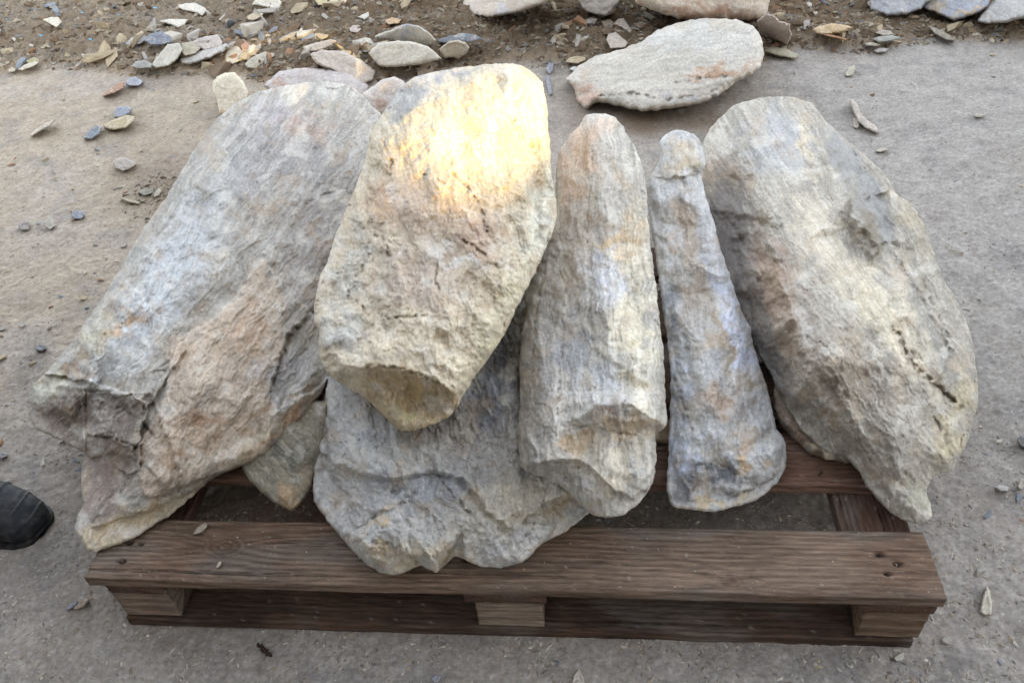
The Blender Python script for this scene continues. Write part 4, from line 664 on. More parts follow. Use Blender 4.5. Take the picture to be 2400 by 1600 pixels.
small = [
 ('stone', 'flat pale grey stone leaning left in the row at the soil edge', [(345, 152), (360, 132), (385, 102), (412, 99), (420, 115), (408, 135), (388, 152), (360, 157)], (168, 164, 150)),
 ('stone', 'grey flat stone at the left foot of the row at the soil edge', [(302, 152), (312, 141), (335, 138), (350, 148), (348, 156), (315, 158)], (134, 134, 130)),
 ('stone', 'long bar-shaped grey stone at the soil edge', [(411, 136), (430, 126), (470, 112), (520, 100), (526, 108), (510, 122), (470, 138), (440, 148), (418, 148)], (170, 166, 160)),
 ('stone', 'pinkish slab resting behind the long bar-shaped stone', [(440, 96), (470, 84), (500, 80), (512, 98), (506, 108), (470, 117), (450, 106)], (172, 160, 152)),
 ('stone', 'yellowish grey stone behind the flat leaning stone', [(418, 100), (440, 96), (462, 110), (450, 124), (425, 130), (412, 118)], (160, 152, 128)),
 ('stone', 'blocky cream stone right of the long bar-shaped stone', [(517, 126), (525, 107), (545, 105), (558, 120), (556, 138), (535, 148), (518, 144)], (184, 174, 154)),
 ('stone', 'rust-orange stone leaning on the blocky cream stone', [(546, 96), (560, 90), (574, 104), (582, 122), (572, 132), (558, 120)], (170, 124, 92)),
 ('stone', 'split grey and ochre stone below the rust-orange one', [(560, 148), (578, 132), (608, 119), (632, 124), (628, 134), (608, 146), (590, 160), (570, 158)], (168, 160, 140)),
 ('stone', 'blue-grey smooth stone at the soil edge left of the row', [(330, 92), (345, 78), (372, 72), (392, 84), (396, 98), (370, 104), (345, 104)], (112, 120, 134)),
 ('stone', 'grey streaked stone beside the blue-grey smooth stone', [(284, 102), (300, 88), (330, 80), (336, 92), (322, 102), (295, 106)], (150, 150, 150)),
 ('stone', 'pale pointed stone second from the left at the top edge', [(408, 16), (425, 8), (448, 7), (470, 18), (476, 26), (465, 38), (450, 30), (420, 24)], (190, 184, 172)),
 ('stone', 'pale triangular stone on the soil below the pale pointed stone', [(366, 48), (390, 44), (432, 45), (426, 56), (410, 66), (395, 58), (370, 52)], (192, 186, 174)),
 ('stone', 'pale stone on the soil near the top left corner', [(98, 45), (116, 40), (134, 40), (142, 52), (130, 64), (112, 54)], (194, 188, 170)),
 ('stone', 'pale stone with a brown underside at the top edge', [(578, 12), (590, -4), (630, -8), (648, 6), (640, 25), (618, 20), (596, 14)], (188, 182, 168)),
 ('stone', 'small buff flat stone on the soil left of centre', [(566, 38), (584, 30), (606, 31), (600, 40), (582, 48), (570, 46)], (182, 166, 138)),
 ('stone', 'cream stone at the top edge beside a yellow block', [(752, -6), (770, -14), (800, -8), (796, 8), (776, 17), (760, 10)], (198, 184, 158)),
 ('stone', 'yellow-buff block at the top edge', [(722, -10), (744, -14), (752, -2), (750, 12), (732, 13), (724, 4)], (178, 162, 120)),
 ('stone', 'pinkish wedge stone behind the leaning pinkish slab', [(695, 108), (720, 100), (760, 90), (775, 94), (760, 106), (735, 118), (705, 120)], (170, 152, 132)),
 ('stone', 'small pale triangular stone above the two pale slabs', [(820, 40), (846, 28), (848, 38), (838, 46)], (186, 182, 170)),
 ('stone', 'flat grey stone above the two pale slabs', [(795, 48), (815, 36), (850, 40), (870, 50), (855, 56), (815, 56)], (158, 148, 134)),
 ('stone', 'small rounded pinkish stone above the two pale slabs', [(802, 66), (812, 58), (826, 59), (830, 68), (822, 76), (806, 75)], (178, 164, 154)),
 ('stone', 'small ochre stone right of the flat grey stone', [(884, 48), (900, 40), (922, 46), (916, 55), (892, 57)], (182, 150, 104)),
 ('stone', 'dark grey flake between the leaning pinkish slab and the pale slabs', [(816, 104), (830, 92), (850, 90), (862, 98), (842, 106)], (104, 108, 114)),
 ('stone', 'pale stone standing at the left shoulder of the pale flat boulder', [(1392, 92), (1398, 78), (1414, 74), (1428, 86), (1442, 98), (1436, 110), (1402, 112)], (178, 166, 152)),
 ('stone', 'pale angular stone on the rubble above the pale flat boulder', [(1408, 56), (1420, 44), (1432, 42), (1444, 60), (1458, 76), (1446, 80), (1428, 64)], (184, 174, 158)),
 ('stone', 'brown flat stone in the rubble right of the pale angular stone', [(1455, 55), (1480, 52), (1500, 60), (1490, 68), (1468, 66)], (142, 124, 102)),
 ('stone', 'grey-brown stone in the rubble heap', [(1345, 46), (1362, 37), (1380, 42), (1384, 54), (1362, 60), (1348, 56)], (150, 138, 118)),
 ('stone', 'angular brown-grey stone, topmost in the rubble heap', [(1380, 48), (1400, 44), (1412, 54), (1404, 66), (1386, 62)], (148, 134, 114)),
 ('stone', 'ochre brown flat stone at the left edge of the rubble heap', [(1278, 62), (1296, 52), (1316, 46), (1318, 56), (1300, 68), (1280, 72)], (156, 124, 90)),
 ('stone', 'tan curved stone lying at the left tip of the pale flat boulder', [(1298, 144), (1308, 132), (1326, 129), (1344, 132), (1346, 139), (1326, 147)], (176, 158, 124)),
 ('stone', 'blue-grey upright chip between the sunlit stone and the pale flat boulder', [(1254, 160), (1260, 144), (1272, 146), (1270, 164), (1262, 170)], (132, 136, 150)),
 ('stone', 'narrow blue-grey sliver below the blue-grey upright chip', [(1252, 176), (1260, 172), (1266, 192), (1270, 216), (1262, 220), (1256, 200)], (136, 140, 152)),
 ('stone', 'small white chip under the left tip of the pale flat boulder', [(1306, 160), (1318, 153), (1332, 156), (1322, 164)], (188, 190, 190)),
 ('stone', 'ochre flat stone on the dark soil right of the pale flat boulder', [(1866, 68), (1882, 60), (1910, 54), (1945, 58), (1958, 63), (1940, 74), (1900, 80), (1874, 78)], (180, 154, 108)),
 ('stone', 'orange-brown splinter under the ochre flat stone', [(1884, 78), (1910, 80), (1950, 90), (1940, 93), (1900, 84)], (150, 104, 66)),
 ('stone', 'greenish grey flat stone below the squarish upright stone', [(1752, 118), (1770, 108), (1800, 110), (1834, 126), (1826, 136), (1790, 130)], (158, 152, 128)),
 ('stone', 'grey green pointed flat stone on the soil at the right', [(2002, 90), (2020, 84), (2048, 82), (2078, 88), (2050, 94), (2018, 99)], (140, 142, 132)),
 ('stone', 'small pinkish flat stone above the grey green pointed one', [(2010, 76), (2026, 68), (2048, 72), (2052, 80), (2030, 84)], (158, 146, 132)),
 ('stone', 'thin brown-grey stone below the grey green pointed one', [(1984, 100), (2004, 97), (2024, 102), (2016, 107), (1992, 106)], (146, 138, 120)),
 ('stone', 'long brown-grey stone half sunk in the soil at the right', [(2130, 60), (2146, 62), (2180, 80), (2196, 96), (2176, 94), (2148, 80)], (134, 126, 112)),
 ('stone', 'pair-shaped grey chip at the edge of the soil on the right', [(2006, 116), (2022, 110), (2042, 112), (2034, 120), (2014, 122)], (158, 154, 150)),
 ('stone', 'blue stone touching the longer tan stone on the left of the yard', [(262, 256), (270, 246), (290, 245), (306, 250), (296, 262), (278, 270), (262, 270)], (128, 138, 156)),
 ('stone', 'long tan and grey stone in the left of the yard between two blue ones', [(236, 288), (258, 276), (290, 264), (311, 268), (308, 280), (290, 294), (262, 299), (242, 296)], (174, 158, 122)),
 ('stone', 'pointed blue-grey stone left of the long tan stone', [(190, 318), (205, 300), (222, 288), (234, 292), (228, 308), (210, 320)], (116, 126, 138)),
 ('stone', 'blue-white stone by the reddish flake in the left of the yard', [(288, 192), (296, 180), (312, 176), (330, 188), (318, 198), (296, 198)], (150, 156, 170)),
 ('stone', 'rust-red flake in the left of the yard', [(232, 222), (250, 206), (272, 190), (286, 186), (284, 204), (262, 214), (240, 222)], (158, 122, 96)),
 ('stone', 'pale thin sliver in the left of the yard', [(68, 310), (84, 296), (108, 282), (130, 272), (116, 290), (92, 302), (74, 314)], (170, 160, 142)),
 ('stone', 'grey-white lump beside the dark trampled patch', [(258, 372), (268, 364), (288, 362), (308, 370), (314, 378), (300, 388), (282, 394), (264, 386)], (164, 156, 146)),
 ('stone', 'smooth blue pebble in the left of the yard', [(162, 492), (174, 484), (190, 486), (196, 494), (186, 503), (170, 503)], (124, 134, 150)),
 ('stone', 'pale little stone left of the smooth blue pebble', [(100, 510), (112, 500), (122, 506), (127, 520), (114, 528), (104, 520)], (160, 154, 140)),
 ('stone', 'grey flat stone furthest left in the yard near the pale little stone', [(42, 518), (56, 508), (70, 514), (66, 528), (48, 528)], (138, 130, 126)),
 ('stone', 'dark oval pebble on the yard left of the big left slab', [(80, 798), (90, 790), (104, 793), (108, 801), (96, 808), (84, 806)], (108, 112, 120)),
 ('stone', 'grey pointed stone in the dark trampled patch', [(316, 442), (330, 434), (352, 434), (350, 444), (332, 450)], (138, 136, 124)),
 ('stone', 'thin tan bar in the dark trampled patch', [(268, 452), (284, 454), (322, 464), (320, 470), (290, 464)], (158, 146, 120)),
 ('stone', 'curled pale chip in the dark trampled patch', [(352, 446), (364, 432), (372, 438), (364, 450), (354, 454)], (160, 152, 134)),
 ('stone', 'yellow-green flat stone at the far left of the soil edge', [(60, 140), (76, 132), (88, 136), (90, 144), (66, 147)], (152, 146, 104)),
 ('stone', 'pale long stone under the yellow-green flat stone', [(42, 160), (54, 150), (80, 141), (90, 144), (76, 154), (50, 162)], (182, 174, 154)),
 ('stone', 'small pale stone left of the pale long stone', [(18, 162), (26, 155), (38, 157), (34, 165), (22, 166)], (170, 160, 138)),
 ('stone', 'small white chip on the soil edge at the left', [(192, 132), (204, 126), (226, 128), (222, 135), (200, 138)], (196, 190, 178)),
 ('stone', 'long pale sliver on the right of the yard beside the large right boulder', [(1950, 230), (1958, 228), (1970, 240), (1976, 258), (1990, 275), (2010, 288), (2020, 302), (2012, 307), (1990, 296), (1972, 282), (1960, 258)], (172, 162, 150)),
 ('stone', 'short pale chip beside the long pale sliver', [(1960, 272), (1970, 272), (1975, 290), (1968, 296), (1960, 292)], (168, 158, 146)),
 ('stone', 'pale green-grey pair of chips standing on the upper right of the yard', [(1940, 172), (1948, 156), (1962, 150), (1966, 158), (1958, 174), (1946, 176)], (168, 162, 142)),
 ('stone', 'pale pointed splinter lying right of the pallet front corner', [(2250, 1404), (2256, 1375), (2266, 1344), (2273, 1356), (2279, 1385), (2277, 1410), (2262, 1412)], (186, 180, 160)),
 ('stone', 'pale leaf-shaped chip at the right edge near the pallet', [(2335, 1118), (2344, 1100), (2362, 1096), (2356, 1116), (2344, 1124)], (172, 164, 150)),
 ('stone', 'blue-white chip beside the leaf-shaped chip at the right edge', [(2282, 1118), (2296, 1113), (2318, 1118), (2314, 1128), (2296, 1128)], (164, 164, 164)),
 ('stone', 'dark stone cut by the right edge of the photo', [(2336, 1010), (2344, 1000), (2364, 1004), (2370, 1024), (2354, 1030), (2342, 1022)], (104, 108, 110)),
 ('stone', 'small pale pointed stone at the bottom edge right of centre', [(1312, 1570), (1318, 1548), (1330, 1534), (1340, 1552), (1344, 1572), (1328, 1580)], (172, 162, 150)),
 ('stone', 'blue-grey chip at the bottom edge near the middle', [(990, 1556), (1002, 1548), (1014, 1552), (1008, 1566), (994, 1566)], (134, 138, 150)),
 ('stone', 'tiny grey stone at the left edge above the black boot', [(-6, 1046), (4, 1038), (16, 1040), (18, 1046), (4, 1054)], (150, 152, 156)),
 ('stone', 'brown leaf-shaped flake beside the front left pallet block', [(166, 1396), (180, 1382), (200, 1372), (206, 1378), (194, 1392), (174, 1400)], (150, 128, 108)),
 ('stone', 'blue-grey flake beside the brown leaf-shaped flake at the pallet corner', [(152, 1398), (162, 1386), (180, 1378), (176, 1388), (160, 1400)], (118, 126, 144)),
 ('stone', 'pale curved chip on the right of the yard beside the scooped hollow', [(2008, 348), (2020, 342), (2040, 340), (2038, 346), (2022, 350)], (170, 162, 148)),
 ('stone', 'small grey stone on the far right of the yard', [(2236, 266), (2246, 260), (2262, 264), (2256, 270), (2242, 270)], (158, 150, 140)),
]
for nm, lb, pl, cl in small: lying(nm, lb, pl, cl)

# a leaf-shaped chip on the front board, and splinters
q = stone('stone', [(443, 1226), (452, 1212), (464, 1203), (474, 1200), (476, 1208), (466, 1220), (452, 1226)], near=(450, 1226, PH+.003), far=(470, 1200, PH+.010), T=.003, back=.01, R=6, base=(176, 164, 144), zmin=PH+.0005, s=1.5, sc=.15, seed=901, mat=M_CHIP)
tag(q, 'pale leaf-shaped stone chip on the front board of the pallet', 'stone')
q = stone('stone', [(822, 1282), (826, 1272), (836, 1268), (838, 1276), (830, 1281)], near=(828, 1282, PH+.002), far=(834, 1268, PH+.007), T=.003, back=.01, R=5, base=(186, 174, 150), zmin=PH+.0005, s=1.2, sc=.12, seed=902, mat=M_CHIP)
tag(q, 'small pale chip on the front board touching the lumpy blue-grey stone', 'stone')
q = stone('stone', [(496, 1302), (502, 1290), (508, 1288), (508, 1296), (500, 1304)], near=(500, 1304, PH+.002), far=(506, 1288, PH+.006), T=.003, back=.01, R=5, base=(190, 180, 158), zmin=PH+.0005, s=1.2, sc=.12, seed=903, mat=M_CHIP)
tag(q, 'slim pale chip on the front board just left of the knot', 'stone')
M_TWIG, t_, b_ = new_mat('dark_twig', .9); n_ = N(t_, 'ShaderNodeTexNoise', i_Scale=300.0); t_.links.new(mixc(t_, n_.outputs[0], (.02, .012, .01), (.07, .04, .03)), b_.inputs['Base Color'])
def twig(label, p0, p1, r, zz=.004):
    a = on_z(p0[0], p0[1], zz); b = on_z(p1[0], p1[1], zz+.002); n = 14; V = []; F = []
    ax = (b-a); ln = np.linalg.norm(ax); ax /= ln; sd = np.cross(ax, [0, 0, 1]); up = np.cross(sd, ax)
    for i in range(n+1):
        c = a+(b-a)*i/n+sd*.0012*math.sin(i*1.3)+up*.0008*math.cos(i*2.1); rr = r*(.55+.45*math.sin(math.pi*(i+.6)/(n+1.2)))*(1+.25*math.sin(i*2.9))
        for j in range(8): V.append(c+rr*(math.cos(j*math.pi/4)*sd+math.sin(j*math.pi/4)*up))
    for i in range(n):
        for j in range(8): F.append([i*8+j, i*8+(j+1) % 8, (i+1)*8+(j+1) % 8, (i+1)*8+j])
    F.append(list(range(8))[::-1]); F.append([n*8+j for j in range(8)])
    o = mesh_from('twig', V, F, M_TWIG); bm = bmesh.new(); bm.from_mesh(o.data); bmesh.ops.recalc_face_normals(bm, faces=bm.faces[:]); bm.to_mesh(o.data); bm.free()
    tag(o, label, 'twig')
twig('short dark brown twig on the ground in front of the pallet', (592, 1478), (622, 1506), .0036)

# ------------------------------------------------------------------ boot toe at the left edge
def boot():
    root = bpy.data.objects.new('boot', None); C.objects.link(root)
    tip = on_z(90, 1200, .035); root.location = (tip[0], tip[1], 0)
    ax = on_z(-160, 1140, .05)-on_z(118, 1212, .05); root.rotation_euler = (0, 0, math.atan2(ax[1], ax[0]))
    tag(root, 'black rubber boot, only its toe reaching in at the left edge', 'boot')
    rub, t, b = new_mat('black_rubber', .62, .35); n = N(t, 'ShaderNodeTexNoise', i_Scale=60.0, i_Detail=8.0); tc = N(t, 'ShaderNodeTexCoord'); t.links.new(tc.outputs['Object'], n.inputs['Vector'])
    t.links.new(mixc(t, ramp(t, n.outputs[0], .45, .75), (.006, .007, .009), (.055, .050, .046)), b.inputs['Base Color'])
    
    bp = N(t, 'ShaderNodeBump', i_Strength=.25, i_Distance=.003); t.links.new(n.outputs[0], bp.inputs['Height']); t.links.new(bp.outputs[0], b.inputs['Normal'])
    # sections along the foot: (x, half width, height)
    S = [(0, .026, .026), (.004, .034, .036), (.012, .040, .045), (.025, .044, .052), (.045, .048, .059), (.07, .050, .066), (.10, .050, .074), (.14, .046, .088), (.18, .042, .112), (.21, .041, .15)]
    def loft(name, S, zb, grow, mat, bands=()):
        V = []; F = []; nj = 40; xs = np.linspace(0, S[-1][0], 90); xs = S[-1][0]*(xs/S[-1][0])**1.7
        for x in xs:
            hw = np.interp(x, [s[0] for s in S], [s[1] for s in S])+grow; hh = np.interp(x, [s[0] for s in S], [s[2] for s in S])
            for bx, bw, bh in bands:
                g = bh*math.exp(-((x-bx)/bw)**4); hw += g; hh += g
            for j in range(nj):
                a = 2*math.pi*j/nj; cy = math.cos(a); sz = math.sin(a)
                y = hw*np.sign(cy)*abs(cy)**.8; z = zb+(hh-zb)*(.5+.5*np.sign(sz)*abs(sz)**.75); V.append((x+.10*max(0, (y/ (hw+1e-6)))**2*0+(.55*y*y/.05)*np.exp(-x*9), y, z))
        n = len(xs)
        for i in range(n-1):
            for j in range(nj): F.append([i*nj+j, i*nj+(j+1) % nj, (i+1)*nj+(j+1) % nj, (i+1)*nj+j])
        F.append(list(range(nj))); F.append([(n-1)*nj+j for j in range(nj)][::-1])
        o = mesh_from(name, V, F, mat, parent=root); bm = bmesh.new(); bm.from_mesh(o.data); bmesh.ops.recalc_face_normals(bm, faces=bm.faces[:]); bm.to_mesh(o.data); bm.free(); return o
    loft('upper', S, .012, 0, rub, bands=[(.012, .0018, .0012), (.040, .0022, .0024), (.043, .006, -.001), (.088, .0024, .0026), (.15, .002, .0012)])
    So = [(0, .028, .016), (.004, .037, .018), (.012, .044, .018), (.03, .047, .018), (.07, .053, .018), (.14, .045, .018), (.2, .038, .02), (.27, .036, .022), (.30, .02, .022)]
    loft('sole', So, .0, .002, rub)
    # shaft
    V = []; F = []; nj = 40
    for i, z in enumerate(np.linspace(.02, .34, 30)):
        r1 = .052+.012*z/.34; r2 = .042+.016*z/.34
        for j in range(nj): a = 2*math.pi*j/nj; V.append((.235+r1*math.cos(a)+.003*math.sin(z*60), r2*math.sin(a), z))
    for i in range(29):
        for j in range(nj): F.append([i*nj+j, i*nj+(j+1) % nj, (i+1)*nj+(j+1) % nj, (i+1)*nj+j])
    F.append([29*nj+j for j in range(nj)]); mesh_from('shaft', V, F, rub, parent=root)
boot()

# ------------------------------------------------------------------ loose shards and grit
def shard_mesh(seed, flat, base):
    rr = np.random.default_rng(seed); bm = bmesh.new()
    el = rr.uniform(.35, .75)
    for i in range(9):
        a = i*.7+rr.uniform(-.3, .3); r = rr.uniform(.32, .55); bm.verts.new((r*math.cos(a), r*math.sin(a)*el, rr.choice([-.5, .5])*flat*rr.uniform(.7, 1)))
    res = bmesh.ops.convex_hull(bm, input=bm.verts[:]); bmesh.ops.delete(bm, geom=[g for g in res['geom_unused'] if isinstance(g, bmesh.types.BMVert)], context='VERTS')
    bmesh.ops.bevel(bm, geom=bm.edges[:], offset=.008, segments=1, affect='EDGES'); bmesh.ops.triangulate(bm, faces=bm.faces[:])
    bmesh.ops.subdivide_edges(bm, edges=bm.edges[:], cuts=2, use_grid_fill=True); bm.verts.index_update(); bm.verts.ensure_lookup_table()
    V = np.array([v.co[:] for v in bm.verts]); F = [[v.index for v in f.verts] for f in bm.faces]
    nn = fbm(V[:, 0]*5+seed, V[:, 1]*5+V[:, 2]*7, 4, seed); V[:, 2] += .06*nn*flat*2; V[:, 0] += .03*fbm(V[:, 1]*6, V[:, 2]*9+3, 3, seed+1); bm.free()
    c = lin(base)[None]*(1+.35*fbm(V[:, 0]*4, V[:, 1]*4+V[:, 2]*3, 4, seed+2))[:, None]
    c = c*.88+lin((150, 138, 118))*.12
    return V, F, np.clip(c, .02, .8)
kinds = [('grey', (176, 170, 160)), ('tan', (184, 168, 140)), ('rusty brown', (154, 118, 88)), ('blue-grey', (138, 144, 152)), ('pale', (206, 199, 184)), ('dark brown', (122, 104, 86))]
TM = {}
for ki, (kn, kc) in enumerate(kinds):
    for v in range(4):
        V, F, c = shard_mesh(500+ki*11+v, RNG.uniform(.16, .42), kc)
        o = mesh_from('stone_shard', V, F, M_CHIP, c, origin=np.zeros(3), smooth=False); TM[ki, v] = o.data; bpy.data.objects.remove(o)
LM = [((440, 22), 'the pale pointed stone'), ((400, 54), 'the pale triangular stone'), ((118, 50), 'the pale stone of the top left corner'), ((610, 8), 'the pale stone with brown underside'), ((586, 38), 'the buff flat stone'),
      ((770, 0), 'the yellow-buff block'), ((366, 90), 'the blue-grey smooth stone'), ((310, 96), 'the grey streaked stone'), ((470, 122), 'the long bar-shaped stone'), ((564, 108), 'the rust-orange stone'), ((738, 106), 'the pinkish wedge stone'), ((840, 42), 'the small triangular stone'),
      ((910, 85), 'the upper pale slab'), ((60, 140), 'the yellow-green flat stone'), ((208, 132), 'the small white chip'), ((204, 90), 'the blue fleck pair'), ((1045, 112), 'the knobbly pale stone'), ((1060, 88), 'the dark slate piece'), ((1160, 35), 'the undercut boulder'), ((1370, 36), 'the wedge-shaped stone'), ((1298, 60), 'the ochre brown flat stone'),
      ((1425, 62), 'the pale angular stone'), ((1412, 96), 'the shoulder of the flat boulder'), ((1780, 66), 'the squarish upright stone'), ((1910, 68), 'the ochre flat stone'), ((2060, 20), 'the blue-grey slab'), ((2190, 30), 'the blue and tan slab'), ((2036, 90), 'the grey green pointed stone'), ((2165, 78), 'the half-sunk long stone'), ((2300, 30), 'the corner slab'),
      ((283, 256), 'the blue stone touching the tan one'), ((210, 305), 'the pointed blue-grey stone'), ((310, 188), 'the blue-white stone'), ((260, 205), 'the rust-red flake'), ((100, 296), 'the pale thin sliver'), ((286, 378), 'the grey-white lump'), ((178, 494), 'the smooth blue pebble'), ((55, 518), 'the leftmost grey flat stone'), ((94, 799), 'the dark oval pebble'),
      ((330, 442), 'the dark trampled patch'), ((1985, 268), 'the long pale sliver'), ((1950, 162), 'the pale green-grey chips'), ((2248, 266), 'the small grey stone at far right'), ((2265, 1380), 'the pale pointed splinter'), ((2300, 1120), 'the blue-white chip'), ((2350, 1014), 'the dark stone at the edge'), ((1326, 1556), 'the pale stone at the bottom edge'),
      ((1002, 1556), 'the blue-grey bottom chip'), ((607, 1492), 'the dark twig'), ((1500, 1530), 'the bottom edge, in front of the pallet'), ((1980, 1545), 'the pallet right front corner'), ((200, 1540), 'the pallet left front corner'), ((2250, 700), 'the right boulder, mid height'), ((2150, 420), 'the scooped side of the boulder'), ((2300, 480), 'the right edge, upper half'), ((1850, 190), 'the top of the right boulder'), ((150, 650), 'the left slab, mid height'), ((330, 560), 'the left slab edge, upper half'), ((30, 400), 'the left edge, upper half'), ((1290, 215), 'the sunlit stone'), ((420, 330), 'the upper left slab edge')]
SEEN = {}
def scatter(n, region, smin, smax, probs, label, group, name, tilt=.42):
    k = 0; tries = 0
    while k < n and tries < n*30:
        tries += 1
        px = RNG.uniform(region[0], region[2]); py = RNG.uniform(region[1], region[3])
        sm = float(soil_mask(np.array(px), np.array(py)))
        if (('soil' in group or 'heap' in group) and sm < 6) or (group.endswith('yard') and sm > -12): continue
        q = on_z(px, py, 0); z, *_ = ground_z(np.array([q[0]]), np.array([q[1]]), True)
        s = smin*(smax/smin)**(RNG.uniform()**1.6); ki = RNG.choice(len(kinds), p=probs)
        o = bpy.data.objects.new(name, TM[int(ki), int(RNG.integers(4))]); C.objects.link(o)
        o.location = (q[0], q[1], float(z[0])+s*.07); o.scale = (s*RNG.uniform(.8, 1.3), s*RNG.uniform(.6, 1.1), s*RNG.uniform(.7, 1.2)); o.rotation_euler = (RNG.normal()*tilt, RNG.normal()*tilt, RNG.uniform(0, 6.28))
        lm = min(LM, key=lambda c: (c[0][0]-px)**2+((c[0][1]-py)*1.6)**2); sd = ('left of ' if px < lm[0][0]-18 else 'right of ' if px > lm[0][0]+18 else 'above ' if py < lm[0][1] else 'below ')
        shp = 'long ' if o.scale[0] > 1.45*o.scale[1] else 'squarish ' if o.scale[0] < 1.05*o.scale[1] else ''; shp = ('tilted ' if abs(o.rotation_euler[0]) > .45 else '')+shp
        szw = 'tiny' if s < smin*1.25 else 'small' if s < smin*1.9 else 'larger'
        lb = '%s %s%s %s %s%s' % (szw, shp, kinds[int(ki)][0], 'shard' if 'shard' in name else 'chip', sd, lm[1])
        if lb in SEEN:
            for l2 in sorted(LM, key=lambda c: (c[0][0]-px)**2+((c[0][1]-py)*1.6)**2)[1:6]:
                l3 = lb+', towards '+l2[1]
                if l3 not in SEEN and len(l3.split()) <= 16: lb = l3; break
        SEEN[lb] = 1
        tag(o, lb, 'shard' if 'shard' in name else 'stone chip', group); k += 1
scatter(42, (440, 88, 880, 165), .06, .15, [.3, .3, .1, .05, .2, .05], 'x', 'shards in the row at the soil edge', 'stone_shard', .2)
scatter(165, (-60, -40, 1000, 165), .042, .13, [.32, .22, .14, .12, .12, .08], '%s broken stone shard among many on the soil at the upper left', 'shards on the upper left soil', 'stone_shard')
scatter(28, (1270, 35, 1500, 135), .045, .09, [.25, .4, .1, .0, .15, .1], 'x', 'shards in the rubble heap', 'stone_shard', .3)
scatter(40, (1000, -20, 1900, 150), .025, .07, [.28, .28, .16, .03, .1, .15], '%s broken stone shard in the rubble behind the pale flat boulder', 'shards on the middle soil', 'stone_shard')
scatter(36, (1820, -20, 2400, 110), .03, .10, [.2, .26, .16, .05, .08, .25], '%s broken stone shard on the dark soil at the upper right', 'shards on the right soil', 'stone_shard')
scatter(150, (-40, 170, 620, 1150), .010, .034, [.3, .25, .1, .15, .15, .05], 'tiny %s stone chip lying loose on the left of the yard', 'chips on the left yard', 'stone_chip', .15)
scatter(95, (1700, 120, 2400, 1560), .009, .030, [.3, .2, .05, .2, .2, .05], 'tiny %s stone chip lying loose on the right of the yard', 'chips on the right yard', 'stone_chip', .15)
scatter(30, (0, 1480, 2300, 1568), .005, .014, [.3, .2, .05, .2, .2, .05], 'tiny %s stone chip on the ground in front of the pallet', 'chips on the front yard', 'stone_chip', .15)

def grit(name, n, region, smin, smax, on, cols, dens=None):
    """countless crumbs as one object: little four-to-six-sided splinters lying on the surface"""
    px = RNG.uniform(region[0], region[2], n*3); py = RNG.uniform(region[1], region[3], n*3)
    sm = soil_mask(px, py)
    k = (sm > 0) if on == 'soil' else (sm < 0) if on == 'yard' else np.ones(n*3, bool)
    if dens is not None: k &= RNG.uniform(0, 1, n*3) < dens(px, py)
    px = px[k][:n]; py = py[k][:n]; n = len(px)
    if on == 'pallet': q = on_z(px, py, PH+.0004); z = np.full(n, PH+.0004); kk = (q[:, 1] > .004) & (q[:, 1] < .1) & (abs(q[:, 0]) < .595); q = q[kk]; z = z[kk]; n = len(q)
    else: q = on_z(px, py, 0.0); z = ground_z(q[:, 0], q[:, 1])[0]
    base = np.array([(1, 0, 0), (.2, .6, 0), (-.9, .25, 0), (-.3, -.6, 0), (.1, .05, .45), (-.25, .1, .38)], float)
    Fb = np.array([(0, 1, 4), (1, 2, 5), (1, 5, 4), (2, 3, 5), (3, 0, 4), (3, 4, 5)])
    s = smin*(smax/smin)**(RNG.uniform(0, 1, n)**2.2)
    B = base[None]*s[:, None, None]*np.stack([RNG.uniform(.7, 1.5, n), RNG.uniform(.5, 1, n), RNG.uniform(.5, 1.2, n)], 1)[:, None]
    B = B*(1+RNG.uniform(-.25, .25, (n, 6, 3))); a = RNG.uniform(0, 6.28, n)[:, None]
    X = B[..., 0]*np.cos(a)-B[..., 1]*np.sin(a); Y = B[..., 0]*np.sin(a)+B[..., 1]*np.cos(a)
    V = np.stack([X+q[:, 0, None], Y+q[:, 1, None], B[..., 2]+z[:, None]-.0003], -1).reshape(-1, 3)
    F = (Fb[None]+(np.arange(n)*6)[:, None, None]).reshape(-1, 3)
    cc = np.array([lin(c) for c in cols]); c = cc[RNG.integers(0, len(cols), n)]*RNG.uniform(.7, 1.2, (n, 1))
    o = mesh_from(name, V, F, M_CHIP, np.repeat(c, 6, 0), smooth=False, origin=np.zeros(3)); tag(o, kind='stuff'); return o
yc = [(172, 160, 144), (150, 142, 130), (196, 188, 174), (134, 128, 120), (162, 146, 124), (186, 176, 160)]
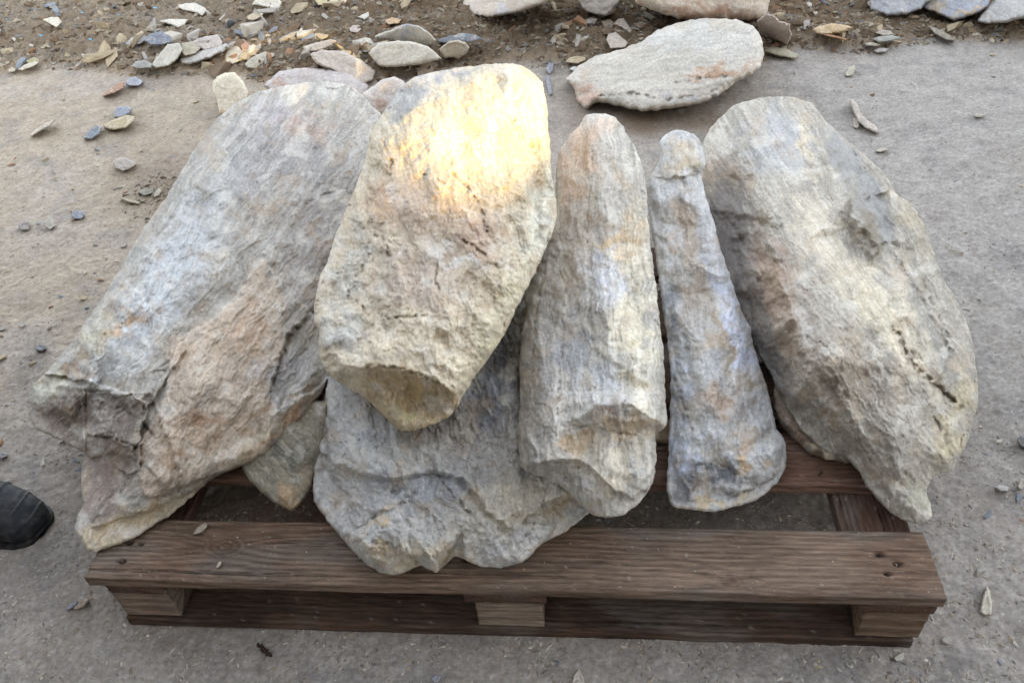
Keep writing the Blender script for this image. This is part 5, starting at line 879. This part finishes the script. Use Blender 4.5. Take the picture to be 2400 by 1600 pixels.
o = grit('gravel', 48000, (-100, 110, 2450, 1600), .0010, .0060, 'yard', yc, dens=lambda x, y: np.clip(.35+1.2*fbm(x/130, y/90, 4, 77), .05, 1)*np.clip(y/900, .25, 1)); tag(o, 'fine grey grit strewn over the yard ground', 'gravel')
o = grit('gravel', 24000, (-100, -60, 2450, 190), .003, .024, 'soil', [(120, 104, 84), (150, 138, 118), (98, 80, 62), (166, 156, 138), (140, 120, 96), (128, 124, 118)]); tag(o, 'stony crumbs strewn through the dark soil', 'gravel')
o = grit('gravel', 900, (230, 390, 470, 520), .002, .013, 'yard', [(120, 108, 92), (150, 140, 124), (98, 88, 74), (166, 156, 138)], dens=lambda x, y: np.exp(-((x-380)/70)**2-((y-450)/45)**2)); tag(o, 'trampled patch of dark crumbs beside the big left slab', 'gravel')
o = grit('debris', 260, (190, 1180, 2200, 1410), .0006, .0024, 'pallet', [(190, 180, 160), (170, 160, 140), (200, 194, 180)]); tag(o, 'pale stone dust and crumbs on the front board of the pallet', 'dust')
bl, t_, b_ = new_mat('blue_fleck_mat', .5); n_ = N(t_, 'ShaderNodeTexNoise', i_Scale=120.0); t_.links.new(mixc(t_, n_.outputs[0], (.10, .34, .55), (.25, .52, .70)), b_.inputs['Base Color'])
bs = [((84, 22), 9, 'near the top left corner'), ((188, 29), 8, 'left of centre in the upper left soil'), ((356, 18), 8, 'highest, near the pale pointed stone'), ((272, 34), 7, 'between the top edge and the pale triangular stone'), ((305, 49), 8, 'left of the pale triangular stone'), ((92, 82), 9, 'below the pale stone of the top left corner'), ((205, 90), 12, 'above the small white chip'), ((18, 44), 8, 'at the far left edge'), ((362, 73), 16, 'above the blue-grey smooth stone')]
for (p, w_, wh) in bs:  # small flat blue flecks set on the soil
    a = on_z(p[0], p[1], .035); w3 = w_*.0016
    V, F, c = shard_mesh(int(p[0])+700, .12, (150, 150, 150)); V = V*np.array([w3*1.6, w3, w3]); o = mesh_from('blue_fleck', V, F, bl, smooth=False, origin=np.zeros(3)); o.location = a; o.rotation_euler = (.5, .1, RNG.uniform(-.4, .4))
    tag(o, 'small bright blue fleck on the soil, '+wh, 'scrap', 'blue flecks on the upper left soil')
